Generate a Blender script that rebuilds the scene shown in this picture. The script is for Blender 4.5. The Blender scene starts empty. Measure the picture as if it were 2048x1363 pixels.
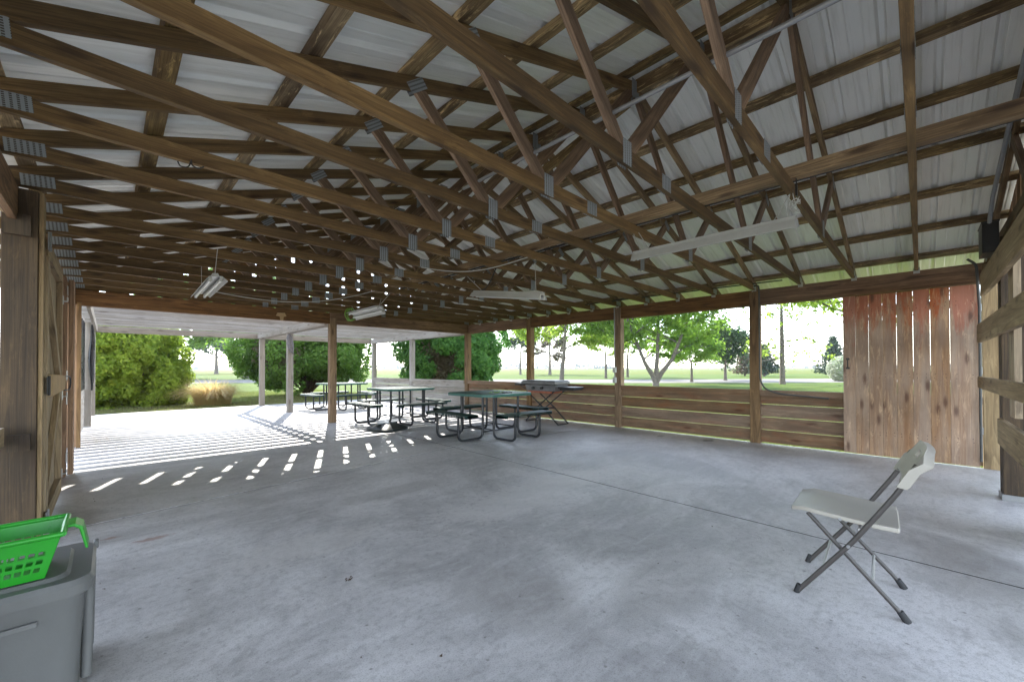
import bpy, bmesh, math, random
import numpy as np
from mathutils import Vector, Matrix
random.seed(7); rng = np.random.default_rng(11)
D = bpy.data; S = bpy.context.scene; COL = S.collection
R = math.radians

# ------------------------------------------------------------------ camera
F_PX, PX_W = 811.15, 2048.0
YAW, PITCH, ROLL = 0.788, 0.0098, -0.0021
CAM_H = 1.189
fw = Vector((math.cos(YAW)*math.cos(PITCH), math.sin(YAW)*math.cos(PITCH), math.sin(PITCH)))
rt = Vector((math.sin(YAW), -math.cos(YAW), 0)); up = rt.cross(fw)
rt2 = math.cos(ROLL)*rt + math.sin(ROLL)*up; up2 = -math.sin(ROLL)*rt + math.cos(ROLL)*up
cd = D.cameras.new('camera'); cam = D.objects.new('camera', cd); COL.objects.link(cam)
cd.sensor_width = 36; cd.lens = F_PX/PX_W*36; cd.shift_y = 46.1/PX_W
cd.clip_start = 0.05; cd.clip_end = 3000
cam.matrix_world = Matrix.Translation((0, 0, CAM_H)) @ Matrix((rt2, up2, -fw)).transposed().to_4x4()
S.camera = cam
# ------------------------------------------------------------------ light
SUN_AZ = math.atan2(.37, .93); SUN_EL = R(38.0)
w = D.worlds.new('World'); S.world = w; w.use_nodes = True
nt = w.node_tree; bg = nt.nodes['Background']; sky = nt.nodes.new('ShaderNodeTexSky')
sky.sky_type = 'NISHITA'; sky.sun_disc = False; sky.sun_elevation = SUN_EL; sky.sun_rotation = SUN_AZ
sky.air_density = 1.0; sky.dust_density = 0.05; sky.ozone_density = 0.3
hsv = nt.nodes.new('ShaderNodeHueSaturation'); hsv.inputs['Saturation'].default_value = .58; nt.links.new(sky.outputs[0], hsv.inputs['Color']); nt.links.new(hsv.outputs[0], bg.inputs[0]); bg.inputs[1].default_value = 0.15
sl = D.lights.new('sun', 'SUN'); sl.energy = 2.0; sl.angle = R(0.36); sl.color = (1, .95, .87)
so = D.objects.new('sun', sl); COL.objects.link(so)
so.rotation_euler = Vector((math.sin(SUN_AZ)*math.cos(SUN_EL), math.cos(SUN_AZ)*math.cos(SUN_EL), math.sin(SUN_EL))).to_track_quat('Z', 'Y').to_euler()
S.view_settings.view_transform = 'Standard'; S.view_settings.look = 'None'
S.view_settings.exposure = 2.7; S.view_settings.gamma = 1.0
S.cycles.max_bounces = 14; S.cycles.diffuse_bounces = 9; S.cycles.transparent_max_bounces = 16
S.cycles.use_denoising = True

# ------------------------------------------------------------------ tagging
def tag(o, label=None, cat=None, group=None, kind=None):
    if label: o['label'] = label
    if cat: o['category'] = cat
    if group: o['group'] = group
    if kind: o['kind'] = kind
    return o
def empty(name, loc=(0, 0, 0), rz=0, parent=None):
    o = D.objects.new(name, None); COL.objects.link(o); o.location = loc; o.rotation_euler = (0, 0, rz)
    o.empty_display_size = .2
    if parent: o.parent = parent
    return o

# ------------------------------------------------------------------ mesh builder
class MB:
    def __init__(s): s.v = []; s.f = []; s.uv = []; s.rnd = []; s.mi = []; s.cur = 0
    def poly(s, pts, axis=None, rnd=None, off=(0, 0), mi=0):
        n0 = len(s.v); pts = [Vector(p) for p in pts]
        s.v += [tuple(p) for p in pts]; s.f.append(tuple(range(n0, n0+len(pts))))
        n = Vector((0, 0, 0))
        for i in range(len(pts)): n += pts[i].cross(pts[(i+1) % len(pts)])
        n = n.normalized() if n.length > 1e-12 else Vector((0, 0, 1))
        if axis is None: axis = Vector((1, 0, 0))
        if abs(n.dot(axis)) > .8:
            a2 = n.orthogonal().normalized(); b2 = n.cross(a2)
            s.uv.append([(p.dot(a2)*.3+off[0], p.dot(b2)+off[1]) for p in pts])
        else:
            b2 = n.cross(axis).normalized()
            s.uv.append([(p.dot(axis)+off[0], p.dot(b2)+off[1]) for p in pts])
        s.rnd.append(random.random() if rnd is None else rnd); s.mi.append(mi)
    def prism(s, outline, ext, axis=None, rnd=None, mi=0):
        """outline: 3D points (planar), extruded by vector ext"""
        pts = [Vector(p) for p in outline]; ext = Vector(ext)
        rnd = random.random() if rnd is None else rnd
        off = (random.uniform(0, 40), random.uniform(0, 40))
        n = Vector((0, 0, 0))
        for i in range(len(pts)): n += pts[i].cross(pts[(i+1) % len(pts)])
        if n.dot(ext) > 0: pts = pts[::-1]
        q = [p+ext for p in pts]
        if axis is None: axis = (pts[1]-pts[0]).normalized()
        axis = Vector(axis)
        s.poly(pts, axis, rnd, off, mi); s.poly(q[::-1], axis, rnd, off, mi)
        for i in range(len(pts)):
            j = (i+1) % len(pts); s.poly([pts[j], pts[i], q[i], q[j]], axis, rnd, off, mi)
    def board(s, a, b, w, h, upv=(0, 0, 1), rnd=None, mi=0):
        """box from a to b, w across, h along upv"""
        a = Vector(a); b = Vector(b); ax = (b-a).normalized(); upv = Vector(upv)
        side = ax.cross(upv).normalized(); u2 = side.cross(ax).normalized()
        o = [a+side*sx*w/2+u2*sy*h/2 for sx, sy in ((-1, -1), (1, -1), (1, 1), (-1, 1))]
        s.prism(o, b-a, ax, rnd, mi)
    def box(s, x0, x1, y0, y1, z0, z1, axis=None, rnd=None, mi=0):
        if axis is None:
            d = (x1-x0, y1-y0, z1-z0); k = d.index(max(d)); axis = Vector([1 if i == k else 0 for i in range(3)])
        s.prism([(x0, y0, z0), (x1, y0, z0), (x1, y1, z0), (x0, y1, z0)], (0, 0, z1-z0), axis, rnd, mi)
    def tube(s, pts, r, n=10, bend=0.0, closed=False, rnd=None, cap=True, mi=0):
        pts = [Vector(p) for p in pts]
        if bend > 0 and len(pts) > 2:
            out = [pts[0]]
            for i in range(1, len(pts)-1):
                p, a, b = pts[i], pts[i-1], pts[i+1]
                d1 = (a-p); d2 = (b-p); t = min(bend, d1.length*.49, d2.length*.49)
                q1 = p+d1.normalized()*t; q2 = p+d2.normalized()*t
                for k in range(6):
                    u = k/5; out.append(q1*(1-u)**2+p*2*u*(1-u)+q2*u*u)
            out.append(pts[-1]); pts = out
        rs = r if hasattr(r, '__len__') else [r]*len(pts)
        rings = []; prev = None; m = len(pts)
        for i, p in enumerate(pts):
            if closed: t = pts[(i+1) % m]-pts[i-1]
            else: t = pts[min(i+1, m-1)]-pts[max(i-1, 0)]
            t.normalize()
            if prev is None: u = t.orthogonal().normalized()
            else: u = (prev-t*prev.dot(t)); u = u.normalized() if u.length > 1e-6 else t.orthogonal().normalized()
            prev = u; v = t.cross(u); base = len(s.v)
            for k in range(n):
                a = 2*math.pi*k/n; s.v.append(tuple(p+(u*math.cos(a)+v*math.sin(a))*rs[i]))
            rings.append(base)
        rnd = random.random() if rnd is None else rnd
        L = 0; segs = range(m if closed else m-1)
        for i in segs:
            j = (i+1) % m; dl = (pts[j]-pts[i]).length
            for k in range(n):
                k2 = (k+1) % n
                s.f.append((rings[i]+k, rings[i]+k2, rings[j]+k2, rings[j]+k))
                c = 2*math.pi*rs[i]/n
                s.uv.append([(L, k*c), (L, (k+1)*c), (L+dl, (k+1)*c), (L+dl, k*c)]); s.rnd.append(rnd); s.mi.append(mi)
            L += dl
        if cap and not closed:
            for b, rev in ((rings[0], True), (rings[-1], False)):
                idx = [b+k for k in range(n)]
                if rev: idx = idx[::-1]
                s.f.append(tuple(idx)); s.uv.append([(0, 0)]*n); s.rnd.append(rnd); s.mi.append(mi)
    def lathe(s, c, prof, n=24, rnd=None, mi=0):
        c = Vector(c); rnd = random.random() if rnd is None else rnd; base = []
        for r_, z in prof:
            base.append(len(s.v))
            for k in range(n):
                a = 2*math.pi*k/n; s.v.append((c.x+r_*math.cos(a), c.y+r_*math.sin(a), c.z+z))
        for i in range(len(prof)-1):
            for k in range(n):
                k2 = (k+1) % n
                s.f.append((base[i]+k, base[i]+k2, base[i+1]+k2, base[i+1]+k)); s.uv.append([(0, 0), (1, 0), (1, 1), (0, 1)]); s.rnd.append(rnd); s.mi.append(mi)
    def build(s, name, mat, parent=None, smooth=False, bevel=0, loc=None, smooth_angle=None):
        me = D.meshes.new(name); me.from_pydata(s.v, [], s.f)
        uvl = me.uv_layers.new(name='UVMap'); flat = [c for f in s.uv for p in f for c in p]
        uvl.data.foreach_set('uv', flat)
        at = me.attributes.new('rnd', 'FLOAT', 'FACE'); at.data.foreach_set('value', s.rnd)
        for m in (mat if isinstance(mat, (list, tuple)) else [mat]): me.materials.append(m)
        me.polygons.foreach_set('material_index', s.mi)
        if smooth: me.polygons.foreach_set('use_smooth', [True]*len(s.f))
        me.update()
        if bevel or smooth:
            bm = bmesh.new(); bm.from_mesh(me); bmesh.ops.remove_doubles(bm, verts=bm.verts, dist=1e-5)
            if smooth:
                for e in bm.edges:
                    if len(e.link_faces) == 2 and e.calc_face_angle(0) > R(smooth_angle or 40): e.smooth = False
            bm.to_mesh(me); bm.free()
        o = D.objects.new(name, me); COL.objects.link(o)
        if loc is not None: o.location = loc
        if parent: o.parent = parent
        if bevel:
            md = o.modifiers.new('bevel', 'BEVEL'); md.width = bevel; md.segments = 2; md.limit_method = 'ANGLE'; md.angle_limit = R(50)
        return o

# ------------------------------------------------------------------ materials
def newmat(name):
    m = D.materials.new(name); m.use_nodes = True; nt = m.node_tree; nt.nodes.clear()
    out = nt.nodes.new('ShaderNodeOutputMaterial'); b = nt.nodes.new('ShaderNodeBsdfPrincipled')
    nt.links.new(b.outputs[0], out.inputs[0]); return m, nt, b, out
def N(nt, t, **k):
    n = nt.nodes.new('ShaderNode'+t)
    for a, v in k.items():
        if a.startswith('i_'): n.inputs[a[2:].replace('_', ' ')].default_value = v
        else: setattr(n, a, v)
    return n
def ramp(nt, src, stops):
    r = N(nt, 'ValToRGB'); e = r.color_ramp.elements
    while len(e) < len(stops): e.new(.5)
    for x, (p, c) in zip(e, stops):
        x.position = p; x.color = (c[0], c[1], c[2], 1) if hasattr(c, '__len__') else (c, c, c, 1)
    nt.links.new(src, r.inputs[0]); return r.outputs[0]
def mixc(nt, f, a, b, mode='MIX'):
    m = N(nt, 'Mix', data_type='RGBA', blend_type=mode)
    if isinstance(f, (int, float)): m.inputs[0].default_value = f
    else: nt.links.new(f, m.inputs[0])
    for i, x in ((6, a), (7, b)):
        if isinstance(x, tuple): m.inputs[i].default_value = (*x, 1) if len(x) == 3 else x
        else: nt.links.new(x, m.inputs[i])
    return m.outputs[2]
def math_(nt, op, a, b=0.0, c=None):
    m = N(nt, 'Math', operation=op)
    for i, x in enumerate((a, b, c)):
        if x is None: continue
        if isinstance(x, (int, float)): m.inputs[i].default_value = x
        else: nt.links.new(x, m.inputs[i])
    return m.outputs[0]
def mapped(nt, src, sc, loc=(0, 0, 0), rot=(0, 0, 0)):
    m = N(nt, 'Mapping'); nt.links.new(src, m.inputs[0]); m.inputs['Scale'].default_value = sc
    m.inputs['Location'].default_value = loc; m.inputs['Rotation'].default_value = rot; return m.outputs[0]
def noise(nt, vec, scale, detail=4, rough=.55, dist=0.0):
    n = N(nt, 'TexNoise'); nt.links.new(vec, n.inputs['Vector']); n.inputs['Scale'].default_value = scale
    n.inputs['Detail'].default_value = detail; n.inputs['Roughness'].default_value = rough; n.inputs['Distortion'].default_value = dist
    return n.outputs[0]

def wood(name, light, dark, knot=(.05, .025, .012), knots=.5, grey=None, greyamt=0., red=None, redmode=None, rough=.75, streak=.5, tone=.5, ring=.5, stain=.35, pale=.25):
    m, nt, b, out = newmat(name)
    uv = N(nt, 'UVMap', uv_map='UVMap').outputs[0]; tc = N(nt, 'TexCoord').outputs['Object']; geo = N(nt, 'NewGeometry').outputs['Position']
    rndn = N(nt, 'Attribute', attribute_name='rnd').outputs['Fac']
    base = noise(nt, mapped(nt, uv, (.5, 7, 1)), 1.4, 5, .6, .5)
    col = mixc(nt, ramp(nt, base, [(.3, 0), (.7, 1)]), light, dark)
    rg = math_(nt, 'FRACT', math_(nt, 'MULTIPLY', noise(nt, mapped(nt, uv, (.28, 4.2, 1)), 1.2, 2, .4, .25), 13))
    rg = ramp(nt, rg, [(0, 0), (.55, .15), (.9, 1), (1, 0)])
    col = mixc(nt, math_(nt, 'MULTIPLY', rg, ring), col, tuple(c*.55 for c in dark))
    st = noise(nt, mapped(nt, uv, (1.2, 70, 1)), 2.0, 3, .6)
    col = mixc(nt, math_(nt, 'MULTIPLY', ramp(nt, st, [(.35, 1), (.6, 0)]), streak), col, tuple(c*.45 for c in dark))
    if grey:
        gz = noise(nt, mapped(nt, uv, (.6, 5, 1), (3, 7, 0)), 1.5, 5, .65, .3)
        col = mixc(nt, math_(nt, 'MULTIPLY', ramp(nt, gz, [(.35, 0), (.62, 1)]), greyamt), col, grey)
    if red:
        rn = noise(nt, mapped(nt, uv, (.9, 6, 1), (1, 2, 0)), 2.0, 5, .65, .4)
        if redmode == 'top':
            sep = N(nt, 'SeparateXYZ'); nt.links.new(geo, sep.inputs[0]); z = sep.outputs[2]
            k = math_(nt, 'ADD', math_(nt, 'MULTIPLY', math_(nt, 'SUBTRACT', z, 1.72), 1.7), math_(nt, 'MULTIPLY', math_(nt, 'SUBTRACT', rn, .5), 2.6))
            k = math_(nt, 'ADD', k, math_(nt, 'MULTIPLY', math_(nt, 'SUBTRACT', rndn, .5), .6))
            chip = noise(nt, mapped(nt, uv, (3, 16, 1)), 3, 6, .8, .8)
            k = math_(nt, 'ADD', k, math_(nt, 'MULTIPLY', math_(nt, 'SUBTRACT', chip, .5), 1.6))
            fac = ramp(nt, k, [(-.0, 0.10), (.22, .45), (.5, .85)])
        else: fac = math_(nt, 'MULTIPLY', ramp(nt, rn, [(.5, 0), (.66, 1)]), .6)
        col = mixc(nt, fac, col, red)
    vo = N(nt, 'TexVoronoi', feature='F1', voronoi_dimensions='2D'); nt.links.new(mapped(nt, uv, (1.3, 4.6, 1)), vo.inputs['Vector']); vo.inputs['Scale'].default_value = 1.0
    kd = math_(nt, 'ADD', vo.outputs['Distance'], math_(nt, 'MULTIPLY', math_(nt, 'SUBTRACT', st, .5), .06))
    k = ramp(nt, kd, [(0, 1), (.05, .9), (.075, .6), (.12, .12), (.2, 0)])
    col = mixc(nt, math_(nt, 'MULTIPLY', k, knots), col, knot)
    bl = noise(nt, tc, 1.7, 5, .6)
    col = mixc(nt, math_(nt, 'MULTIPLY', ramp(nt, bl, [(.35, 1), (.6, 0)]), stain), col, tuple(c*.4 for c in dark))
    oi = N(nt, 'ObjectInfo').outputs['Random']
    hs = N(nt, 'HueSaturation'); nt.links.new(col, hs.inputs['Color'])
    wh = noise(nt, mapped(nt, uv, (1.6, 9, 1), (5, 1, 0)), 2.4, 6, .75, .6)
    if pale: col = mixc(nt, math_(nt, 'MULTIPLY', ramp(nt, wh, [(.54, 0), (.66, 1)]), pale), col, tuple(min(1, x*1.5) for x in light)); nt.links.new(col, hs.inputs['Color'])
    val = math_(nt, 'ADD', math_(nt, 'MULTIPLY', math_(nt, 'SUBTRACT', math_(nt, 'ADD', rndn, math_(nt, 'MULTIPLY', oi, .5)), .75), tone), 1.0)
    nt.links.new(val, hs.inputs['Value'])
    nt.links.new(math_(nt, 'ADD', math_(nt, 'MULTIPLY', math_(nt, 'SUBTRACT', rndn, .5), -.35), 1.0), hs.inputs['Saturation'])
    nt.links.new(hs.outputs[0], b.inputs['Base Color']); b.inputs['Roughness'].default_value = rough
    bp = N(nt, 'Bump'); bp.inputs['Strength'].default_value = .35; bp.inputs['Distance'].default_value = .004
    nt.links.new(math_(nt, 'SUBTRACT', st, math_(nt, 'MULTIPLY', rg, .4)), bp.inputs['Height']); nt.links.new(bp.outputs[0], b.inputs['Normal'])
    return m
def plain(name, col, rough=.5, metal=0., nz=0., scale=8., bump=0., spec=None, bscale=60):
    m, nt, b, out = newmat(name)
    tc = N(nt, 'TexCoord').outputs['Object']
    n1 = noise(nt, tc, scale, 5, .6)
    c = mixc(nt, ramp(nt, n1, [(.3, 0), (.7, 1)]), tuple(x*(1-nz) for x in col), tuple(min(1, x*(1+nz)) for x in col))
    nt.links.new(c, b.inputs['Base Color']); b.inputs['Metallic'].default_value = metal
    r_ = math_(nt, 'ADD', math_(nt, 'MULTIPLY', n1, .25), rough-.12); nt.links.new(r_, b.inputs['Roughness'])
    if bump:
        bp = N(nt, 'Bump'); bp.inputs['Strength'].default_value = bump; bp.inputs['Distance'].default_value = .003
        nt.links.new(noise(nt, tc, bscale, 3, .6), bp.inputs['Height']); nt.links.new(bp.outputs[0], b.inputs['Normal'])
    return m
M = {}
M['truss'] = wood('truss_wood', (0.38, 0.255, 0.125), (0.17, 0.102, 0.046), knots=.9, tone=.8, streak=.65, ring=.6, stain=.45)
M['web'] = wood('web_wood', (0.32, 0.20, 0.11), (0.15, 0.088, 0.046), knots=.7, tone=.7, streak=.6, ring=.6, stain=.35)
M['purlin'] = wood('purlin_wood', (.55, .40, .20), (0.13, 0.07, 0.028), knots=.8, tone=.6, streak=.55, ring=.4, stain=.8, pale=.7)
M['beam'] = wood('beam_wood', (0.34, 0.19, 0.09), (0.15, 0.075, 0.032), knots=.6, tone=.3, streak=.4, ring=.8, stain=.3)
M['post'] = wood('post_wood', (0.42, 0.27, 0.145), (0.17, 0.10, 0.05), knots=.8, tone=.35, streak=.5, ring=.7, stain=.3)
M['darkpost'] = wood('dark_post_wood', (0.12, 0.078, 0.042), (0.042, 0.026, 0.014), knots=.8, tone=.2, streak=.6, ring=.5, stain=.5)
M['pale'] = wood('pale_wood', (0.50, 0.385, 0.24), (0.27, 0.19, 0.11), knots=.6, tone=.2, streak=.35, ring=.5, stain=.15)
M['jamb'] = wood('jamb_wood', (0.46, 0.29, 0.175), (0.25, 0.145, 0.085), knots=.5, tone=.25, streak=.3, ring=.7, stain=.1)
M['plank'] = wood('half_wall_wood', (0.36, 0.24, 0.15), (0.17, 0.105, 0.065), knot=(.10, .035, .018), knots=.9, tone=.35, streak=.35, ring=.3, red=(.30, .13, .07), stain=.3)
M['door'] = wood('barn_door_wood', (0.50, 0.33, 0.19), (0.27, 0.15, 0.08), knot=(.11, .05, .03), knots=.9, tone=.25, streak=.4, ring=.3, grey=(.40, .35, .29), greyamt=.45, red=(.36, .085, .03), redmode='top', stain=.35, pale=.4)
M['grey'] = wood('weathered_wood', (0.40, 0.36, 0.30), (0.25, 0.215, 0.175), knots=.5, tone=.25, streak=.45, ring=.3, grey=(.38, .36, .34), greyamt=.6, stain=.15)
M['gable'] = wood('gable_board_wood', (0.38, 0.21, 0.09), (0.19, 0.1, 0.045), knots=.5, tone=.3, streak=.3, ring=.4, stain=.3)

def roof_mat():
    m, nt, b, out = newmat('galvalume_sheet'); tc = N(nt, 'TexCoord').outputs['Object']
    n1 = noise(nt, tc, .8, 4, .6); n2 = noise(nt, mapped(nt, tc, (1, 14, 1)), 2, 4, .6)
    c = mixc(nt, ramp(nt, n1, [(.3, 0), (.7, 1)]), (.80, .82, .80), (.88, .89, .87))
    c = mixc(nt, math_(nt, 'MULTIPLY', ramp(nt, n2, [(.5, 0), (.75, 1)]), .35), c, (.42, .42, .37))
    nt.links.new(c, b.inputs['Base Color']); b.inputs['Roughness'].default_value = .42; b.inputs['Metallic'].default_value = .2
    bp = N(nt, 'Bump'); bp.inputs['Strength'].default_value = .15; bp.inputs['Distance'].default_value = .02
    nt.links.new(noise(nt, tc, 3, 2, .5), bp.inputs['Height']); nt.links.new(bp.outputs[0], b.inputs['Normal'])
    return m
M['roof'] = roof_mat()
def plate_mat():
    m, nt, b, out = newmat('gusset_metal'); uv = N(nt, 'UVMap', uv_map='UVMap').outputs[0]
    sx = N(nt, 'SeparateXYZ'); nt.links.new(uv, sx.inputs[0])
    fu = math_(nt, 'ABSOLUTE', math_(nt, 'SUBTRACT', math_(nt, 'FRACT', math_(nt, 'MULTIPLY', sx.outputs[0], 42)), .5))
    fv = math_(nt, 'ABSOLUTE', math_(nt, 'SUBTRACT', math_(nt, 'FRACT', math_(nt, 'MULTIPLY', sx.outputs[1], 100)), .5))
    hole = math_(nt, 'MULTIPLY', math_(nt, 'LESS_THAN', fu, .21), math_(nt, 'LESS_THAN', fv, .32))
    c = mixc(nt, hole, (.30, .33, .345), (.07, .06, .05)); nt.links.new(c, b.inputs['Base Color'])
    b.inputs['Metallic'].default_value = .25; b.inputs['Roughness'].default_value = .5; return m
M['plate'] = plate_mat()

def concrete():
    m, nt, b, out = newmat('concrete'); P = N(nt, 'NewGeometry').outputs['Position']
    big = noise(nt, P, .6, 8, .66, .8); mid = noise(nt, P, 1.7, 9, .74, .6); fine = noise(nt, P, 24, 6, .72); tiny = noise(nt, P, 160, 3, .65)
    trow = noise(nt, mapped(nt, P, (1, 5, 1), rot=(0, 0, .7)), 2.2, 6, .7, .6)
    c = mixc(nt, ramp(nt, big, [(.40, 0), (.58, 1)]), (.37, .353, .346), (.60, .575, .565))
    c = mixc(nt, math_(nt, 'MULTIPLY', ramp(nt, mid, [(.34, 1), (.50, 0)]), .6), c, (.25, .238, .23))
    c = mixc(nt, math_(nt, 'MULTIPLY', ramp(nt, trow, [(.52, 0), (.72, 1)]), .45), c, (.62, .61, .60))
    c = mixc(nt, math_(nt, 'MULTIPLY', ramp(nt, trow, [(.30, 1), (.45, 0)]), .3), c, (.22, .21, .205))
    c = mixc(nt, math_(nt, 'MULTIPLY', ramp(nt, fine, [(.38, 1), (.5, 0)]), .3), c, (.17, .16, .15))
    fl = math_(nt, 'MULTIPLY', ramp(nt, fine, [(.60, 0), (.68, 1)]), ramp(nt, mid, [(.45, 0), (.6, 1)]))
    c = mixc(nt, math_(nt, 'MULTIPLY', fl, .6), c, (.66, .64, .61))
    c = mixc(nt, math_(nt, 'MULTIPLY', ramp(nt, tiny, [(.38, 1), (.47, 0)]), .35), c, (.12, .11, .10))
    vo = N(nt, 'TexVoronoi', feature='F1', voronoi_dimensions='2D'); nt.links.new(P, vo.inputs['Vector']); vo.inputs['Scale'].default_value = 3.4
    sp = ramp(nt, math_(nt, 'ADD', vo.outputs['Distance'], math_(nt, 'MULTIPLY', math_(nt, 'SUBTRACT', fine, .5), .06)), [(0, 1), (.016, .8), (.026, 0)])
    c = mixc(nt, math_(nt, 'MULTIPLY', sp, .55), c, (.07, .06, .05))
    def spot(x, y, rx, ry, col, amt, c, thr=.5):
        v = N(nt, 'VectorMath', operation='SUBTRACT'); nt.links.new(P, v.inputs[0]); v.inputs[1].default_value = (x, y, 0)
        v2 = N(nt, 'VectorMath', operation='MULTIPLY'); nt.links.new(v.outputs[0], v2.inputs[0]); v2.inputs[1].default_value = (1/rx, 1/ry, 0)
        ln = N(nt, 'VectorMath', operation='LENGTH'); nt.links.new(v2.outputs[0], ln.inputs[0])
        nn = math_(nt, 'ADD', math_(nt, 'MULTIPLY', fine, 1.1), math_(nt, 'MULTIPLY', mid, 1.6))
        k = math_(nt, 'SUBTRACT', math_(nt, 'ADD', nn, thr-.4), ln.outputs['Value'])
        return mixc(nt, math_(nt, 'MULTIPLY', ramp(nt, k, [(.42, 0), (.62, 1)]), amt), c, col)
    c = spot(.22, 3.80, .28, .10, (.22, .085, .045), .6, c, -.12); c = spot(.02, 4.02, .16, .07, (.22, .085, .045), .55, c, -.12)
    c = spot(7.0, 2.45, .34, .16, (.035, .03, .028), .8, c, .0); c = spot(6.85, 3.2, .2, .1, (.08, .07, .06), .5, c, .0)
    c = spot(3.0, 2.6, 1.6, .5, (.54, .51, .49), .5, c, .2); c = spot(.9, 2.9, .9, .4, (.50, .47, .44), .4, c, .1)
    c = spot(2.2, 1.0, 1.0, .35, (.22, .20, .18), .3, c, .1); c = spot(3.6, -.2, .9, .4, (.15, .135, .12), .4, c, .1)
    c = spot(1.5, 1.5, .5, .9, (.22, .20, .18), .3, c, .0); c = spot(2.0, 3.6, .9, .3, (.20, .185, .17), .4, c, .1)
    nt.links.new(c, b.inputs['Base Color'])
    nt.links.new(math_(nt, 'ADD', math_(nt, 'MULTIPLY', mid, .6), .18), b.inputs['Roughness'])
    bp = N(nt, 'Bump'); bp.inputs['Strength'].default_value = .5; bp.inputs['Distance'].default_value = .008
    h = math_(nt, 'ADD', math_(nt, 'MULTIPLY', fine, .8), math_(nt, 'MULTIPLY', tiny, .25)); h = math_(nt, 'ADD', h, math_(nt, 'MULTIPLY', mid, 1.2))
    nt.links.new(h, bp.inputs['Height']); nt.links.new(bp.outputs[0], b.inputs['Normal'])
    return m
M['concrete'] = concrete()
def ground_mat(name, a, b_, c3, s1=.15, s2=6, s3=60):
    m, nt, b, out = newmat(name); P = N(nt, 'NewGeometry').outputs['Position']
    n1 = noise(nt, P, s1, 5, .6); n2 = noise(nt, P, s2, 5, .7); n3 = noise(nt, P, s3, 3, .7)
    c = mixc(nt, ramp(nt, n1, [(.35, 0), (.65, 1)]), a, b_); c = mixc(nt, math_(nt, 'MULTIPLY', ramp(nt, n2, [(.45, 0), (.65, 1)]), .5), c, c3)
    c = mixc(nt, math_(nt, 'MULTIPLY', ramp(nt, n3, [(.35, 1), (.55, 0)]), .35), c, tuple(x*.5 for x in a))
    nt.links.new(c, b.inputs['Base Color']); b.inputs['Roughness'].default_value = .95; b.inputs['Specular IOR Level'].default_value = .1
    bp = N(nt, 'Bump'); bp.inputs['Strength'].default_value = .6; bp.inputs['Distance'].default_value = .03
    nt.links.new(n2, bp.inputs['Height']); nt.links.new(bp.outputs[0], b.inputs['Normal']); return m
M['lawn'] = ground_mat('lawn_grass', (.065, .115, .014), (.085, .125, .018), (.10, .12, .026))
M['field'] = ground_mat('field_grass', (.088, .118, .008), (.105, .125, .010), (.11, .12, .02), .02, 1.2, 9)
M['gravel'] = ground_mat('gravel', (.20, .19, .18), (.25, .235, .225), (.17, .16, .15), .5, 9, 70)
M['joint'] = ground_mat('joint_sealant', (.014, .013, .012), (.02, .018, .016), (.03, .027, .022))
M['joint'].node_tree.nodes['Principled BSDF'].inputs['Specular IOR Level'].default_value = 0
M['bounce_apron'] = ground_mat('bounce_apron_ground', (.50, .45, .37), (.57, .52, .44), (.44, .40, .33), .5, 4, 40)  # pale warm ground tone for the added bounce surface
M['mulch'] = ground_mat('mulch', (.085, .062, .042), (.13, .10, .062), (.19, .17, .085), .9, 14, 60)

def leaf_mat(name, c1, c2, c3, trans=.35, rough=.6):
    m, nt, b, out = newmat(name)
    ri = N(nt, 'NewGeometry').outputs['Random Per Island']; P = N(nt, 'TexCoord').outputs['Object']
    c = ramp(nt, ri, [(0, c1), (.6, c2), (1, c3)])
    n1 = noise(nt, P, .9, 3, .6); c = mixc(nt, math_(nt, 'MULTIPLY', ramp(nt, n1, [(.4, 0), (.65, 1)]), .4), c, c3)
    nt.links.new(c, b.inputs['Base Color']); b.inputs['Roughness'].default_value = rough; b.inputs['Specular IOR Level'].default_value = .3
    t = N(nt, 'BsdfTranslucent'); nt.links.new(mixc(nt, .5, c, tuple(min(1, x*1.8) for x in c2)), t.inputs[0])
    mx = N(nt, 'MixShader'); mx.inputs[0].default_value = trans; nt.links.new(b.outputs[0], mx.inputs[1]); nt.links.new(t.outputs[0], mx.inputs[2])
    nt.links.new(mx.outputs[0], out.inputs[0]); return m
M['arb'] = leaf_mat('arborvitae_leaf', (.11, .18, .018), (.21, .30, .028), (.34, .40, .045), .5)
M['arb2'] = leaf_mat('juniper_leaf', (.06, .14, .02), (.11, .21, .03), (.17, .28, .05), .45)
M['arb3'] = leaf_mat('cedar_leaf', (.045, .13, .035), (.08, .20, .04), (.14, .29, .05), .45)
M['leaf_y'] = leaf_mat('bright_leaf', (.17, .26, .03), (.24, .34, .045), (.32, .40, .07), .65)
M['leaf_g'] = leaf_mat('green_leaf', (.10, .20, .03), (.16, .28, .035), (.24, .35, .05), .6)
M['leaf_d'] = leaf_mat('dark_leaf', (.04, .085, .035), (.06, .11, .045), (.09, .14, .05), .3)
M['leaf_b'] = leaf_mat('brown_leaf', (.13, .09, .06), (.17, .13, .09), (.12, .14, .07), .35)
M['needle'] = leaf_mat('needle_leaf', (.035, .065, .04), (.05, .085, .05), (.07, .11, .06), .15)
M['blossom'] = leaf_mat('blossom_leaf', (.30, .33, .22), (.45, .47, .38), (.20, .28, .12), .3)
M['tangrass'] = leaf_mat('tan_grass_blade', (.36, .25, .12), (.48, .36, .17), (.36, .38, .12), .6)
M['lawnblade'] = leaf_mat('lawn_blade', (.10, .15, .035), (.16, .19, .05), (.24, .23, .09), .4)
M['bark'] = plain('bark', (.13, .108, .09), .9, nz=.45, scale=9, bump=.8, bscale=22)
M['branchcore'] = plain('shrub_twig', (.07, .045, .028), .95, nz=.5, scale=12)

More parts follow.
